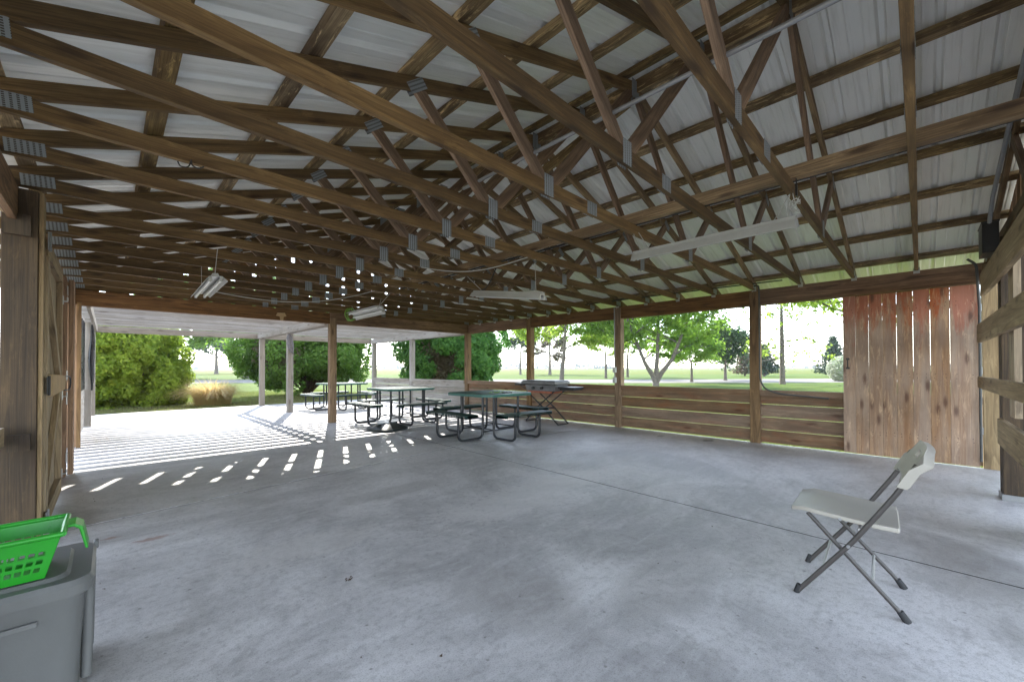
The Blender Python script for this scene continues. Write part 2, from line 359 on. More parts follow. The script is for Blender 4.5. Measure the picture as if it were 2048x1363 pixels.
M['barnwhite'] = plain('white_siding', (.80, .79, .77), .5, nz=.03, scale=2)
M['green_metal'] = plain('green_coated_metal', (.015, .105, .085), .35, nz=.15, scale=20)
M['tube'] = plain('black_coated_tube', (.018, .02, .026), .35, nz=.1)
def perf_mat():
    m, nt, b, out = newmat('green_expanded_metal'); uv = N(nt, 'TexCoord').outputs['Object']
    sx = N(nt, 'SeparateXYZ'); nt.links.new(uv, sx.inputs[0])
    a = math_(nt, 'ADD', math_(nt, 'MULTIPLY', sx.outputs[0], 40), math_(nt, 'MULTIPLY', sx.outputs[1], 24)); c_ = math_(nt, 'SUBTRACT', math_(nt, 'MULTIPLY', sx.outputs[0], 40), math_(nt, 'MULTIPLY', sx.outputs[1], 24))
    fa = math_(nt, 'ABSOLUTE', math_(nt, 'SUBTRACT', math_(nt, 'FRACT', a), .5)); fc = math_(nt, 'ABSOLUTE', math_(nt, 'SUBTRACT', math_(nt, 'FRACT', c_), .5))
    hole = math_(nt, 'MULTIPLY', math_(nt, 'LESS_THAN', fa, .25), math_(nt, 'LESS_THAN', fc, .25))
    b.inputs['Base Color'].default_value = (.012, .07, .058, 1); b.inputs['Roughness'].default_value = .5
    t = N(nt, 'BsdfTransparent'); mx = N(nt, 'MixShader'); nt.links.new(hole, mx.inputs[0]); nt.links.new(b.outputs[0], mx.inputs[1]); nt.links.new(t.outputs[0], mx.inputs[2])
    nt.links.new(mx.outputs[0], out.inputs[0]); return m
M['perf'] = perf_mat()
M['black'] = plain('black_plastic', (.02, .02, .022), .4, nz=.2)
M['lidplastic'] = plain('dark_bin_plastic', (.018, .024, .024), .32, nz=.25)
M['conduit'] = plain('galvanised_conduit', (.26, .265, .27), .4, .3, nz=.15)
M['steel'] = plain('zinc_steel', (.5, .5, .5), .35, .7, nz=.15)
M['box'] = plain('grey_box_paint', (.45, .46, .46), .5, nz=.1)
M['white'] = plain('white_enamel', (.46, .46, .45), .35, nz=.06)
M['tubelamp'] = plain('lamp_tube_glass', (.62, .63, .63), .2, nz=.02)
M['chairp'] = plain('beige_chair_plastic', (.34, .315, .275), .42, nz=.04, bump=.15, bscale=300)
M['chairt'] = plain('brown_powder_coat', (.05, .043, .04), .38, nz=.1)
M['rubber'] = plain('black_rubber', (.02, .02, .022), .7)
M['tote'] = plain('grey_tote_plastic', (.14, .142, .14), .38, nz=.05, bump=.1, bscale=120)
M['basket'] = plain('green_basket_plastic', (.02, .30, .02), .3, nz=.06)
M['sign'] = plain('bleached_board', (.45, .31, .17), .8, nz=.15)
M['decoy'] = plain('grey_decoy_paint', (.16, .15, .155), .7, nz=.3, scale=25)
M['darkpipe'] = plain('dark_pipe', (.07, .07, .068), .6, .0, nz=.2)
M['wire'] = plain('white_wire', (.5, .5, .48), .5)
M['greenwire'] = plain('green_coil_plastic', (.16, .33, .04), .45)
M['curtain'] = plain('dark_vinyl', (.025, .026, .032), .28, nz=.4, scale=3)
M['grillbody'] = plain('grill_steel', (.17, .17, .18), .4, .3, nz=.25)
M['grillred'] = plain('rusty_grill_tray', (.38, .12, .07), .6, nz=.3)
M['dry'] = plain('dry_leaf', (.06, .035, .02), .9, nz=.3)

# ================================================================== SETTING
ZG = -.09
def sheet(name, pts, z, mat):
    b = MB(); b.poly([(x, y, z) for x, y in pts], Vector((1, 0, 0))); o = b.build(name, mat); o['kind'] = 'structure'; return o
sheet('lawn', [(-900, -900), (1600, -900), (1600, 1600), (-900, 1600)], ZG, M['lawn'])
uu = Vector((math.cos(R(45.15)), math.sin(R(45.15)))); vv = Vector((-uu.y, uu.x))
def uvp(d, l): return (uu.x*d+vv.x*l, uu.y*d+vv.y*l)
b = MB(); b.prism([(*uvp(78, -700), ZG-.2), (*uvp(78, 700), ZG-.2), (*uvp(1500, 1500), ZG-.2), (*uvp(1500, -1500), ZG-.2)], (0, 0, .204)); o = b.build('field', M['field']); o['kind'] = 'structure'
b = MB()
for i in range(24):
    l0, l1 = -120+i*11, -109+i*11
    w0 = 1.2*math.sin(l0*.09); w1 = 1.2*math.sin(l1*.09)
    q = [(35+w0, l0), (35+w1, l1), (46+w1*1.4, l1), (46+w0*1.4, l0)]
    b.poly([(*uvp(*p), ZG+.005) for p in q][::-1])
o = b.build('gravel_drive', M['gravel']); o['kind'] = 'structure'
sheet('mulch_bed', [(-4, 15.15), (7.6, 15.15), (8.2, 17.2), (6.6, 21.5), (4.6, 20.6), (3.8, 18.2), (2.4, 19.6), (.8, 21.6), (-3, 22)], ZG+.006, M['mulch'])

sheet('bounce_apron', [(-14, -22), (20, -22), (20, -1.45), (-.66, -1.45), (-.66, 14), (-14, 14)], ZG+.007, M['bounce_apron'])  # unseen pale ground added to bounce sunlight up under the roof
# slab in panels, with real joints
XL, XR = -.34, 7.25
b = MB(); g = .011; zt_ = 0.0
JX, JY = 3.70, 4.98
def panel(pts):
    c = Vector((sum(p[0] for p in pts)/len(pts), sum(p[1] for p in pts)/len(pts), 0)); q = []
    for x, y in pts:
        d = Vector((x, y, 0))-c; q.append(Vector((x-math.copysign(g, d.x), y-math.copysign(g, d.y), -.12)))
    b.prism(q, (0, 0, .12))
x0, x1, y0, y1 = -.62, 7.33, -1.4, 9.32
panel([(x0, y0), (3.46, y0), (JX, JY), (x0, 4.40)]); panel([(3.46, y0), (x1, y0), (x1, 4.52), (JX, JY)])
panel([(x0, 4.40), (JX, JY), (3.74, y1), (x0, y1)]); panel([(JX, JY), (x1, 4.52), (x1, y1), (3.74, y1)])
panel([(x0, y1), (3.74, y1), (3.74, 15.15), (x0, 15.15)]); panel([(3.74, y1), (x1, y1), (x1, 15.15), (3.74, 15.15)])
o = b.build('concrete_floor', M['concrete']); o['kind'] = 'structure'
b = MB(); b.box(x0+.02, x1-.02, y0+.02, 15.13, -.2, -.0035); o = b.build('slab_subgrade', M['joint']); o['kind'] = 'structure'

# ================================================================== PAVILION
PV = empty('pavilion', (3.48, 4.6, 0)); tag(PV, 'open timber pavilion with exposed roof trusses over a concrete floor', 'pavilion')
OFF = Vector((-3.48, -4.6, 0))
def pv(b, name, mat, parent=PV, **k):
    o = b.build(name, mat, parent, **k)
    if parent is PV: o.location = OFF
    return o
SP = .6096; Y0 = .018
def yk(k): return Y0+SP*k
ZC = 2.42                                   # underside of the bottom chord
MID = 3.455; HW = 3.955                      # ridge x, half span to heel ends
SL = .333
def rb(x): return 2.44+(HW-abs(x-MID))*SL    # rafter underside
TH = .094
# ---- truss prototype, local y=0, local x relative to MID
TR = None
def build_truss():
    c = MB()
    c.box(-HW, HW, -.019, .019, ZC, ZC+.089, Vector((1, 0, 0)))
    T = .0176
    for s in (-1, 1):
        e = HW+.56
        zz = lambda x: 2.44+(HW-x)*SL
        o = [(s*e, -T, zz(e)), (s*.0, -T, zz(0)), (s*.0, -T, zz(0)+TH), (s*e, -T, zz(e)+TH)]
        c.prism(o, (0, 2*T, 0), Vector((s*1, 0, -SL)).normalized())
    wb = MB()
    for s in (-1, 1):
        n = Vector((s*1.255, 0, ZC+.07)); tn = Vector((s*1.96, 0, 2.44+(HW-1.96)*SL+.035)); ap = Vector((s*.05, 0, 2.44+HW*SL-.01))
        wb.board(n+Vector((s*.03, 0, 0)), tn, .033, .089, Vector((0, 0, 1)).cross(Vector((0, 1, 0))) )
        wb.board(n-Vector((s*.03, 0, 0)), ap, .033, .089, Vector((0, 0, 1)).cross(Vector((0, 1, 0))) )
    m = c.build('truss', M['truss'], PV, bevel=.003)
    wo = wb.build('truss_web', M['web'], m, bevel=.003)
    kids = [wo]
    def plate(cx, cz, w_, h, ang=0):
        p = MB(); ca, sa = math.cos(ang), math.sin(ang)
        o = []
        for a, b_ in ((-w_/2, -h/2), (w_/2, -h/2), (w_/2, h/2), (-w_/2, h/2)): o.append((cx+a*ca-b_*sa, 0, cz+a*sa+b_*ca))
        for sy in (-1, 1):
            oo = [(x, sy*.0195, z) for x, y, z in o]; p.prism(oo, (0, sy*.0015, 0), Vector((ca, 0, sa)))
        kids.append(p.build('gusset_plate', M['plate'], m))
    an = math.atan(SL)
    for s in (-1, 1):
        plate(s*1.255, ZC+.06, .10, .15); plate(s*(HW-.15), ZC+.055, .16, .078, -s*.10)
        plate(s*1.96, 2.44+(HW-1.96)*SL+.03, .075, .15, s*.9)
    plate(0, 2.44+HW*SL-.015+.03, .13, .17); plate(-.72, ZC+.045, .13, .10)
    return m, kids
def dup(o, parent=None):
    c = o.copy(); COL.objects.link(c)
    if parent: c.parent = parent
    for ch in [x for x in D.objects if x.parent == o and x is not c]:
        dup(ch, c)
    return c
proto, kids = build_truss()
for k in range(-1, 16):
    if k == -1: t = proto
    else:
        t = proto.copy(); COL.objects.link(t)
        for ch in kids:
            c = ch.copy(); COL.objects.link(c); c.parent = t
    t.location = Vector((MID, yk(k)+random.uniform(-.006, .006), random.uniform(-.004, .004)))+OFF
    t.rotation_euler = (random.uniform(-.006, .006), 0, random.uniform(-.0008, .0008))
# ---- purlins
YA, YB = yk(-1)-.45, yk(15)+.15
for s in (-1, 1):
    for i in range(8):
        dx = (.17+i*.615 if i else .16) if i < 7 else HW+.5
        x = MID+s*dx; z = rb(x)+TH/math.cos(math.atan(SL))*1.0+.024
        b = MB(); n = Vector((s*SL, 0, 1)).normalized()
        yb = yk(random.choice((4, 7, 9, 11)))
        wv = .089
        b.board((x, YA, z), (x, yb, z), wv, .045, n); b.board((x, yb+.002, z+.001), (x, YB, z+.001), wv, .0445, n)
        pv(b, 'purlin', M['purlin'])
# ---- roof sheets: ribbed cross-section in y, extruded along slope
def roof(s):
    b = MB(); ys = []; y = YA-.03
    prof = [(0, 0), (.004, -.004), (.006, .0), (.018, .026), (.045, .026), (.063, 0), (.125, 0), (.132, .004), (.14, 0), (.215, 0), (.222, .004), (.23, 0)]
    while y < YB+.03:
        for a, h in prof: ys.append((y+a, h))
        y += .3048
    zr = lambda x: rb(x)+TH*1.054+.024+.026
    xa = MID+s*.001; xb = MID+s*(HW+.64)
    for i in range(len(ys)-1):
        (ya, ha), (yb, hb) = ys[i], ys[i+1]
        q = [(xa, ya, zr(xa)+ha), (xa, yb, zr(xa)+hb), (xb, yb, zr(xb)+hb), (xb, ya, zr(xb)+ha)]
        b.poly(q, Vector((1, 0, 0)), rnd=.5)
    n = len(b.v)
    return pv(b, 'roof_sheet', M['roof'])
roof(1); roof(-1)
b = MB(); zr = rb(MID)+TH+.09
b.prism([(MID-.22, YA-.02, zr-.073+.012), (MID, YA-.02, zr+.012), (MID+.22, YA-.02, zr-.073+.012), (MID+.22, YA-.02, zr-.073+.016), (MID, YA-.02, zr+.016), (MID-.22, YA-.02, zr-.073+.016)], (0, YB-YA+.04, 0), Vector((0, 1, 0)))
pv(b, 'ridge_cap', M['roof'])
# ridge blocking boards each side of the ridge
for s in (-1, 1):
    b = MB(); b.board((MID+s*.036, YA+.3, rb(MID)+.06), (MID+s*.036, yk(7), rb(MID)+.06), .03, .12) if s > 0 else None
    if s > 0: pv(b, 'ridge_board', M['purlin'])
# ---- beams (double, on posts)
ZB, ZBT = 2.178, 2.416
def beam(x, ya, yb, name='eave_beam'):
    b = MB(); b.board((x, ya, (ZB+ZBT)/2), (x, yb, (ZB+ZBT)/2), .04, ZBT-ZB); pv(b, name, M['beam'], bevel=.003)
PW = .14
for ka, kb in ((-1, 3), (3, 7), (7, 11), (11, 15)):
    beam(XR+.045, yk(ka)+.0, yk(kb)-.003, 'eave_beam'); beam(XR+.16, yk(ka), yk(kb)-.003, 'eave_beam')
    beam(XL-.115, yk(ka), yk(kb)-.003, 'eave_beam')
def post(x, y, top=2.40, mat='post', w_=PW, name='post', bot=0.0, parent=PV):
    b = MB(); b.box(x-w_/2, x+w_/2, y-w_/2, y+w_/2, bot, top, Vector((0, 0, 1)))
    if parent is PV: return pv(b, name, M[mat], bevel=.004)
    return b.build(name, M[mat], parent, bevel=.004)
for k in (3, 7, 11, 15):
    post(XR+.075, yk(k), ZBT-.02 if k != 15 else 2.405)
post(XR+.085, yk(-1)+.0, ZBT-.02, mat='pale')
for k in (-1, 3, 7): post(XL-.085, yk(k)+.03, 2.40, mat='darkpost', w_=.16)
for k in (11, 15): post(XL-.06, yk(k)-.02, 2.18, mat='jamb')
post(3.50, yk(15)-.02, 2.30)
# near post's lit inner face painted as a paler board, girts
b = MB(); b.box(XL-.003, XL+.018, yk(7)-.03, yk(7)+.105, 0, 2.40, Vector((0, 0, 1))); pv(b, 'lit_face_board', M['pale'])
b = MB(); b.box(XL-.16, XL-.035, yk(7)-.088, yk(7)-.052, 2.08, 2.22); pv(b, 'cleat', M['darkpost'])
b = MB(); b.box(XL-.13, XL-.03, yk(7)-.088, yk(7)-.052, .645, .755); pv(b, 'cleat', M['darkpost'])
b = MB(); b.board((XL-.155, yk(-1), .75), (XL-.155, yk(7)-.1, .75), .036, .12); pv(b, 'girt', M['pale'])
b = MB(); b.board((XL-.142, yk(-1), 2.33), (XL-.142, yk(7)-.055, 2.33), .036, .24); pv(b, 'girt', M['pale'])
post(3.30, yk(-1)-.02, 2.20, mat='darkpost', w_=.14)
# far (y=9.2) header beam, two lengths, and gable boards with slits
YF = yk(15)
b = MB(); b.board((XL-.10, YF-.05, 2.285), (3.43, YF-.05, 2.285), .04, .235); pv(b, 'gable_header', M['beam'], bevel=.003)
b = MB(); b.board((3.433, YF-.05, 2.29), (XR+.02, YF-.05, 2.29), .04, .25); pv(b, 'gable_header', M['beam'], bevel=.003)
b = MB(); b.board((XL-.10, YF+.08, 2.285), (XR+.02, YF+.08, 2.285), .04, .225); pv(b, 'gable_header', M['beam'], bevel=.003)
def gable(y, slit, x0_, x1_, zbot, pitch=.352, xs=2.035):
    b = MB(); x = xs
    while x > x0_: x -= pitch
    while x < x1_:
        a, c_ = x+slit/2, x+pitch-slit/2
        za, zc = rb(a)+TH+.02, rb(c_)+TH+.02; pts = [(a, y, zbot), (c_, y, zbot), (c_, y, zc)]
        if a < MID < c_: pts.append((MID, y, rb(MID)+TH+.02))
        pts.append((a, y, za)); b.prism(pts, (0, .022, 0), Vector((0, 0, 1)))
        x += pitch
    return b
pv(gable(YF+.105, .068, XL-.5, XR+.1, 2.19), 'gable_siding', M['gable'])
pv(gable(yk(-1)-.10, .03, XL-.4, XR+.1, 2.40, .26), 'gable_siding', M['gable'])
b = MB(); b.board((XL-.1, yk(-1)-.05, 2.30), (XR+.1, yk(-1)-.05, 2.30), .04, .2); pv(b, 'gable_header', M['beam'])
# ---- half wall panels
def halfwall(x, ya, yb, parent, mat, name='half_wall', top=.838, lean=0):
    b = MB(); z = .018; n = 4; h = (top-z-.02)/n
    for i in range(n):
        b.box(x, x+.022, ya+.004, yb-.004, z+i*h+.006+random.uniform(-.004, .004), z+(i+1)*h-.004, Vector((0, 1, 0)))
    for i in range(n):
        for yy in (ya+.04, yb-.04, (ya+yb)/2):
            for fz in (.25, .75):
                zz = z+(i+fz)*h+random.uniform(-.008, .008); yq = yy+random.uniform(-.008, .008); b.tube([(x-.0012, yq, zz), (x+.002, yq, zz)], .004, 6, mi=1)
    b.box(x-.042, x-.002, ya+.004, yb-.004, top-.088, top, Vector((0, 1, 0)))
    o = b.build(name, [mat, M['rubber']], parent); return o
for ka, kb in ((-1, 3), (3, 7), (7, 11), (11, 15)):
    o = halfwall(XR+.045, yk(ka)+PW/2, yk(kb)-PW/2, PV, M['plank']); o.location = OFF
# ---- braces / runs along the truss chords
b = MB(); b.board((3.40, yk(-1)-.02, 2.556), (3.40, yk(5)+.3, 2.556), .038, .087); b.board((3.44, yk(-1)-.02, 2.555), (3.44, yk(5)-.4, 2.555), .036, .08)
b.board((3.40, yk(5)+.31, 2.556), (3.40, yk(11)+.3, 2.556), .038, .087); b.board((3.44, yk(11), 2.556), (3.44, yk(15), 2.556), .038, .087)
pv(b, 'chord_brace', M['truss'], bevel=.003)
b = MB(); b.tube([(3.49, yk(-1), 2.535), (3.50, yk(3), 2.53), (3.50, yk(10), 2.53)], .012, 8); pv(b, 'cable_run', M['black'], smooth=True)
b = MB(); b.tube([(2.05, -1.0, 2.655), (2.05, 2.62, 2.655)], .0125, 10); pv(b, 'conduit', M['conduit'], smooth=True)
# diagonal end brace boards high in the roof
b = MB(); b.board((3.34, yk(3), 3.60), (3.34, yk(9), 2.62), .036, .089); pv(b, 'sway_brace', M['purlin'])
# conduits down the posts with boxes
def conduit(pts, r=.011, mat='conduit'):
    b = MB(); b.tube(pts, r, 10, bend=.07); return pv(b, 'conduit', M[mat], smooth=True)
conduit([(7.2, yk(3)-.02, 2.47), (7.17, yk(3)-.085, 2.47), (7.165, yk(3)-.095, 2.34), (7.165, yk(3)-.095, 1.0), (7.17, yk(3)-.16, .86), (7.17, yk(3)-.35, .79), (7.17, .9, .75)], .012, 'darkpipe')
conduit([(7.12, yk(-1)+.19, 2.45), (7.12, yk(-1)+.12, 2.38), (7.12, yk(-1)+.10, 1.9), (7.12, yk(-1)+.10, .1)], .013, 'darkpipe')
conduit([(7.16, yk(7)+.01, 2.40), (7.165, yk(7)+.01, 1.21)], .010); conduit([(7.165, yk(7)+.01, 1.09), (7.165, yk(7)+.01, 1.0)], .010)
conduit([(7.165, yk(7), 2.44), (7.0, yk(7)-.03, 2.50), (6.9, yk(6), 2.52)], .010, 'black')
conduit([(7.18, yk(3)-.4, 2.50), (7.1, yk(4), 2.50), (7.0, yk(8), 2.50)], .010, 'black')
for z in (1.15, .945):
    b = MB(); b.box(7.125, 7.172, yk(7)-.03, yk(7)+.035, z-.055, z+.055); pv(b, 'switch_box', M['box'], bevel=.004)
# truss hold-down brackets along right eave
for k in range(0, 15):
    b = MB(); b.box(XR+.018, XR+.023, yk(k)-.03, yk(k)+.03, 2.38, 2.45); b.box(XR-.012, XR+.018, yk(k)+.02, yk(k)+.024, 2.385, 2.47); pv(b, 'hurricane_tie', M['steel'])

# ---- barn door in the right side (y -.49 .. .74)
def barn_door():
    ya, yb, x = -.485, .742, 7.165
    n = 8; w_ = [.13, .135, .135, .135, .15, .15, .165, .225]; sc = (yb-ya)/sum(w_)
    b = MB(); y = yb
    for i, q in enumerate(w_):
        q *= sc; gp = .0016
        b.box(x, x+.024, y-q+gp, y-gp*.4, .03+random.uniform(0, .006), 2.15+random.uniform(-.008, .008), Vector((0, 0, 1))); y -= q
    y = yb
    for i, q in enumerate(w_):
        q *= sc
        for z in (.30, .34, 1.06, 1.10, 1.93, 1.97):
            for fy in (.22, .78): yy = y-q*fy+random.uniform(-.006, .006); zz = z+random.uniform(-.008, .008); b.tube([(x-.0015, yy, zz), (x+.002, yy, zz)], .0042, 8, mi=1)
        y -= q
    o = pv(b, 'barn_door', [M['door'], M['rubber']])
    f = MB()
    for z in (.32, 1.08, 1.95): f.box(x+.0245, x+.058, ya+.02, yb-.02, z-.05, z+.05, Vector((0, 1, 0)))
    f.build('door_ledge', M['pale'], o)
    h = MB(); h.tube([(x-.001, yb-.05, 1.30), (x-.035, yb-.05, 1.295), (x-.035, yb-.05, 1.185), (x-.001, yb-.05, 1.18)], .006, 8, bend=.02)
    h.box(x-.004, x-.001, yb-.068, yb-.032, 1.29, 1.315); h.box(x-.004, x-.001, yb-.068, yb-.032, 1.165, 1.19)
    h.build('handle', M['black'], o)
    for z in (.45, 1.15, 1.88):
        h = MB(); h.box(x+.004, x+.02, ya-.028, ya-.004, z-.04, z+.04); h.build('hinge', M['steel'], o)
barn_door()
# ---- left barn door with Z brace (y 4.45 .. 5.72)
def left_door():
    ya, yb, x = yk(7)+.12, 5.74, XL+.0
    b = MB(); n = 9; q = (yb-ya)/n
    for i in range(n): b.box(x-.03, x-.008, ya+i*q+.002, ya+(i+1)*q-.002, .04, 2.06, Vector((0, 0, 1)))
    o = pv(b, 'plank_door', M['pale'])
    f = MB()
    f.box(x-.0075, x+.030, ya, yb, 2.0, 2.12, Vector((0, 1, 0))); f.box(x-.0075, x+.030, ya, yb, .045, .17, Vector((0, 1, 0)))
    f.box(x-.0075, x+.030, ya, ya+.09, .173, 1.997, Vector((0, 0, 1))); f.box(x-.0075, x+.030, yb-.09, yb, .173, 1.997, Vector((0, 0, 1)))
    f.board((x+.011, ya+.13, 1.92), (x+.011, yb-.13, 1.16), .034, .085, (1, 0, 0)) if False else None
    for (a0, b0), (a1, b1) in (((ya+.1, 1.96), (yb-.12, 1.12)), ((yb-.12, 1.02), (ya+.1, .2))):
        ax = Vector((0, a1-a0, b1-b0)).normalized(); pr = Vector((0, -ax.z, ax.y))*.045
        A, B = Vector((x-.0065, a0, b0)), Vector((x-.0065, a1, b1))
        f.prism([A-pr, B-pr, B+pr, A+pr], (.034, 0, 0), ax)
    f.build('door_frame', M['pale'], o, bevel=.003)
    l = MB(); l.prism([(x+.031, ya+.05, .99), (x+.031, ya+.05, 1.15), (x+.031, yb-.1, 1.13), (x+.031, yb-.03, 1.09), (x+.031, yb-.1, 1.0)], (.022, 0, 0), Vector((0, 1, 0))); l.build('latch_board', M['sign'], o, bevel=.003)
    h = MB(); h.tube([(x+.045, yb-.06, 1.12), (x+.075, yb+.05, 1.12), (x+.08, yb+.10, 1.06), (x+.075, yb+.05, .99), (x+.045, yb-.06, .99)], .006, 8, bend=.05); h.build('handle', M['black'], o)
    for z in (.12, 1.07, 2.1):
        h = MB(); h.box(x+.031, x+.036, ya-.06, ya+.03, z-.06, z+.06); h.tube([(x+.04, ya-.01, z-.07), (x+.04, ya-.01, z+.07)], .007, 8); h.build('hinge', M['black'] if z == 1.07 else M['conduit'], o)
    for z in (1.83, .93, .20):
        h = MB(); h.tube([(x+.032, yb-.03, z), (x+.06, yb-.02, z), (x+.06, yb-.02, z+.04)], .006, 8, bend=.01); h.box(x+.031, x+.036, yb-.06, yb-.01, z-.03, z+.05); h.build('hook', M['steel'], o)
left_door()
# second door leaf (open, folded) and jambs at k=11 opening
b = MB(); b.box(XL-.075, XL+.012, 6.60, 6.638, .02, 2.2, Vector((0, 0, 1))); pv(b, 'door_jamb', M['jamb'])
b = MB(); b.box(XL+.022, XL+.062, 6.66, 6.90, .02, 2.18, Vector((0, 0, 1))); pv(b, 'door_jamb', M['jamb'])
for z in (2.05, 1.12, .85, .22):
    b = MB(); b.box(XL+.0125, XL+.021, 6.585, 6.66, z-.05, z+.05); pv(b, 'hinge', M['steel'])
b = MB(); b.box(XL+.0, XL+.045, 8.95, 9.0, .0, 2.2, Vector((0, 0, 1))); pv(b, 'door_jamb', M['post'])
# boards of the left wall between k=7 door and far corner
b = MB()
for i in range(20):
    ya = 5.78+i*.172
    if ya > 6.5: break
    b.box(XL-.10, XL-.078, ya, ya+.165, .0, 2.2, Vector((0, 0, 1)))
pv(b, 'side_wall', M['gable'])
# ---- near gable wall: dark post, girts, pale upright, box
post(5.76, yk(-1)-.02, 2.36, mat='darkpost', w_=.19)
b = MB(); b.box(5.655, 5.865, yk(-1)-.125, yk(-1)+.085, .0, .055); pv(b, 'post_bracket', M['conduit'], bevel=.003)
for za, zb, xe in ((1.93, 2.17, 6.5), (1.46, 1.66, 6.9), (.96, 1.085, 6.9), (.55, .76, 5.3)):
    b = MB(); b.box(3.2, xe, -.492, -.455, za, zb, Vector((1, 0, 0))); pv(b, 'girt', M['pale'], bevel=.004)
b = MB(); b.box(5.10, 5.36, -.57, -.53, .78, 2.25, Vector((0, 0, 1))); pv(b, 'wall_board', M['pale'])
b = MB(); b.box(4.2, 4.75, yk(-1)-.09, yk(-1)-.065, .0, 2.25, Vector((0, 0, 1))); pv(b, 'wall_board', M['gable'])
b = MB(); b.box(5.50, 5.80, -.50, -.40, 2.20, 2.47, Vector((0, 0, 1))); b.box(5.49, 5.81, -.505, -.395, 2.462, 2.478); pv(b, 'electric_box', M['black'], bevel=.006)
b = MB(); b.tube([(5.45, -.44, 2.45), (5.2, -.44, 2.60), (3.6, -.44, 2.98)], .014, 8); pv(b, 'conduit', M['conduit'], smooth=True)
# small things fixed on the structure
b = MB(); b.prism([(2.37, YF-.072, 2.245), (2.40, YF-.072, 2.31), (2.53, YF-.072, 2.315), (2.56, YF-.072, 2.25), (2.51, YF-.072, 2.235), (2.50, YF-.072, 2.16), (2.45, YF-.072, 2.16), (2.44, YF-.072, 2.235)], (0, -.02, 0)); pv(b, 'wooden_bracket', M['sign'], bevel=.002)
b = MB(); b.tube([(.34, 3.02, 2.42), (.34, 3.02, 2.39), (.37, 3.02, 2.375), (.40, 3.02, 2.40)], .004, 6, bend=.02); b.tube([(.34, 3.05, 2.42), (.33, 3.05, 2.38), (.29, 3.05, 2.375), (.28, 3.05, 2.40)], .004, 6, bend=.02); pv(b, 'hook', M['black'])

# ================================================================== PERGOLA
PG = empty('pergola', (3.48, 12.2, 0)); tag(PG, 'weathered grey slatted pergola joined to the far end of the pavilion', 'pergola')
OFG = Vector((-3.48, -12.2, 0))
def pg(b, name, mat, **k):
    o = b.build(name, mat, PG, **k); o.location = OFG; return o
PZ0, PZ1 = 2.15, 2.305; PE = 15.03
for x in (XL-.07, XL+.11, 3.41, 3.59, XR-.03, XR+.15):
    b = MB(); b.board((x, YF+.14, (PZ0+PZ1)/2), (x, PE-.03, (PZ0+PZ1)/2), .045, PZ1-PZ0); pg(b, 'beam', M['grey'], bevel=.003)
b = MB(); b.board((XL-.1, PE, 2.225), (XR+.15, PE, 2.225), .045, .17); pg(b, 'beam', M['grey'], bevel=.003)
for x, y in ((XL+.02, 12.15), (XL+.03, PE-.1), (3.50, 12.1), (3.50, PE-.1), (XR+.06, 12.15), (XR+.06, PE-.1)):
    b = MB(); w2 = .07; b.box(x-w2, x+w2, y-w2, y+w2, 0, PZ0-.002, Vector((0, 0, 1))); pg(b, 'post', M['grey'], bevel=.004)
y = PE-.02-.25
while y > YF+.30:
    b = MB()
    yy = y+random.uniform(-.006, .006)
    b.board((XL-.15, yy, PZ1+.067), (XR+.2, yy, PZ1+.067), .038, .130); pg(b, 'slat', M['grey']); y -= .3048
for ya, yb in ((YF+.08, 12.08), (12.22, PE-.17)):
    o = halfwall(XR+.02, ya, yb, PG, M['grey']); o.location = OFG
for ya, yb in ((YF+.2, 12.05), (12.25, PE-.2)):
    b = MB()
    for i in range(5): b.box(XL-.03, XL-.008, ya, yb, .04+i*.15, .18+i*.15, Vector((0, 1, 0)))
    pg(b, 'side_rail', M['grey'])
# dark roll-up vinyl curtain on the left side
def curtain(ya, yb):
    b = MB(); n = 34
    for i in range(n):
        u0, u1 = i/n, (i+1)/n
        f = lambda u: XL-.04+.028*math.sin(u*34)+.012*math.sin(u*71+1)
        q = [(f(u0), ya+(yb-ya)*u0, .78), (f(u1), ya+(yb-ya)*u1, .78), (f(u1), ya+(yb-ya)*u1, 2.13), (f(u0), ya+(yb-ya)*u0, 2.13)]
        b.prism(q, (.003, 0, 0), Vector((0, 0, 1)), rnd=.5)
    pg(b, 'vinyl_curtain', M['curtain'])
curtain(YF+.25, 12.0); curtain(12.3, PE-.3)
b = MB(); pts = []
for i in range(14):
    t = i/13; pts.append((XL+.095+.008*math.sin(t*9), 12.05+.05*math.sin(t*5), 2.1-1.35*t))
b.tube(pts, [.015+.035*math.sin(math.pi*min(1, i/13*1.05)) for i in range(14)], 10); pg(b, 'curtain_roll', M['curtain'], smooth=True)

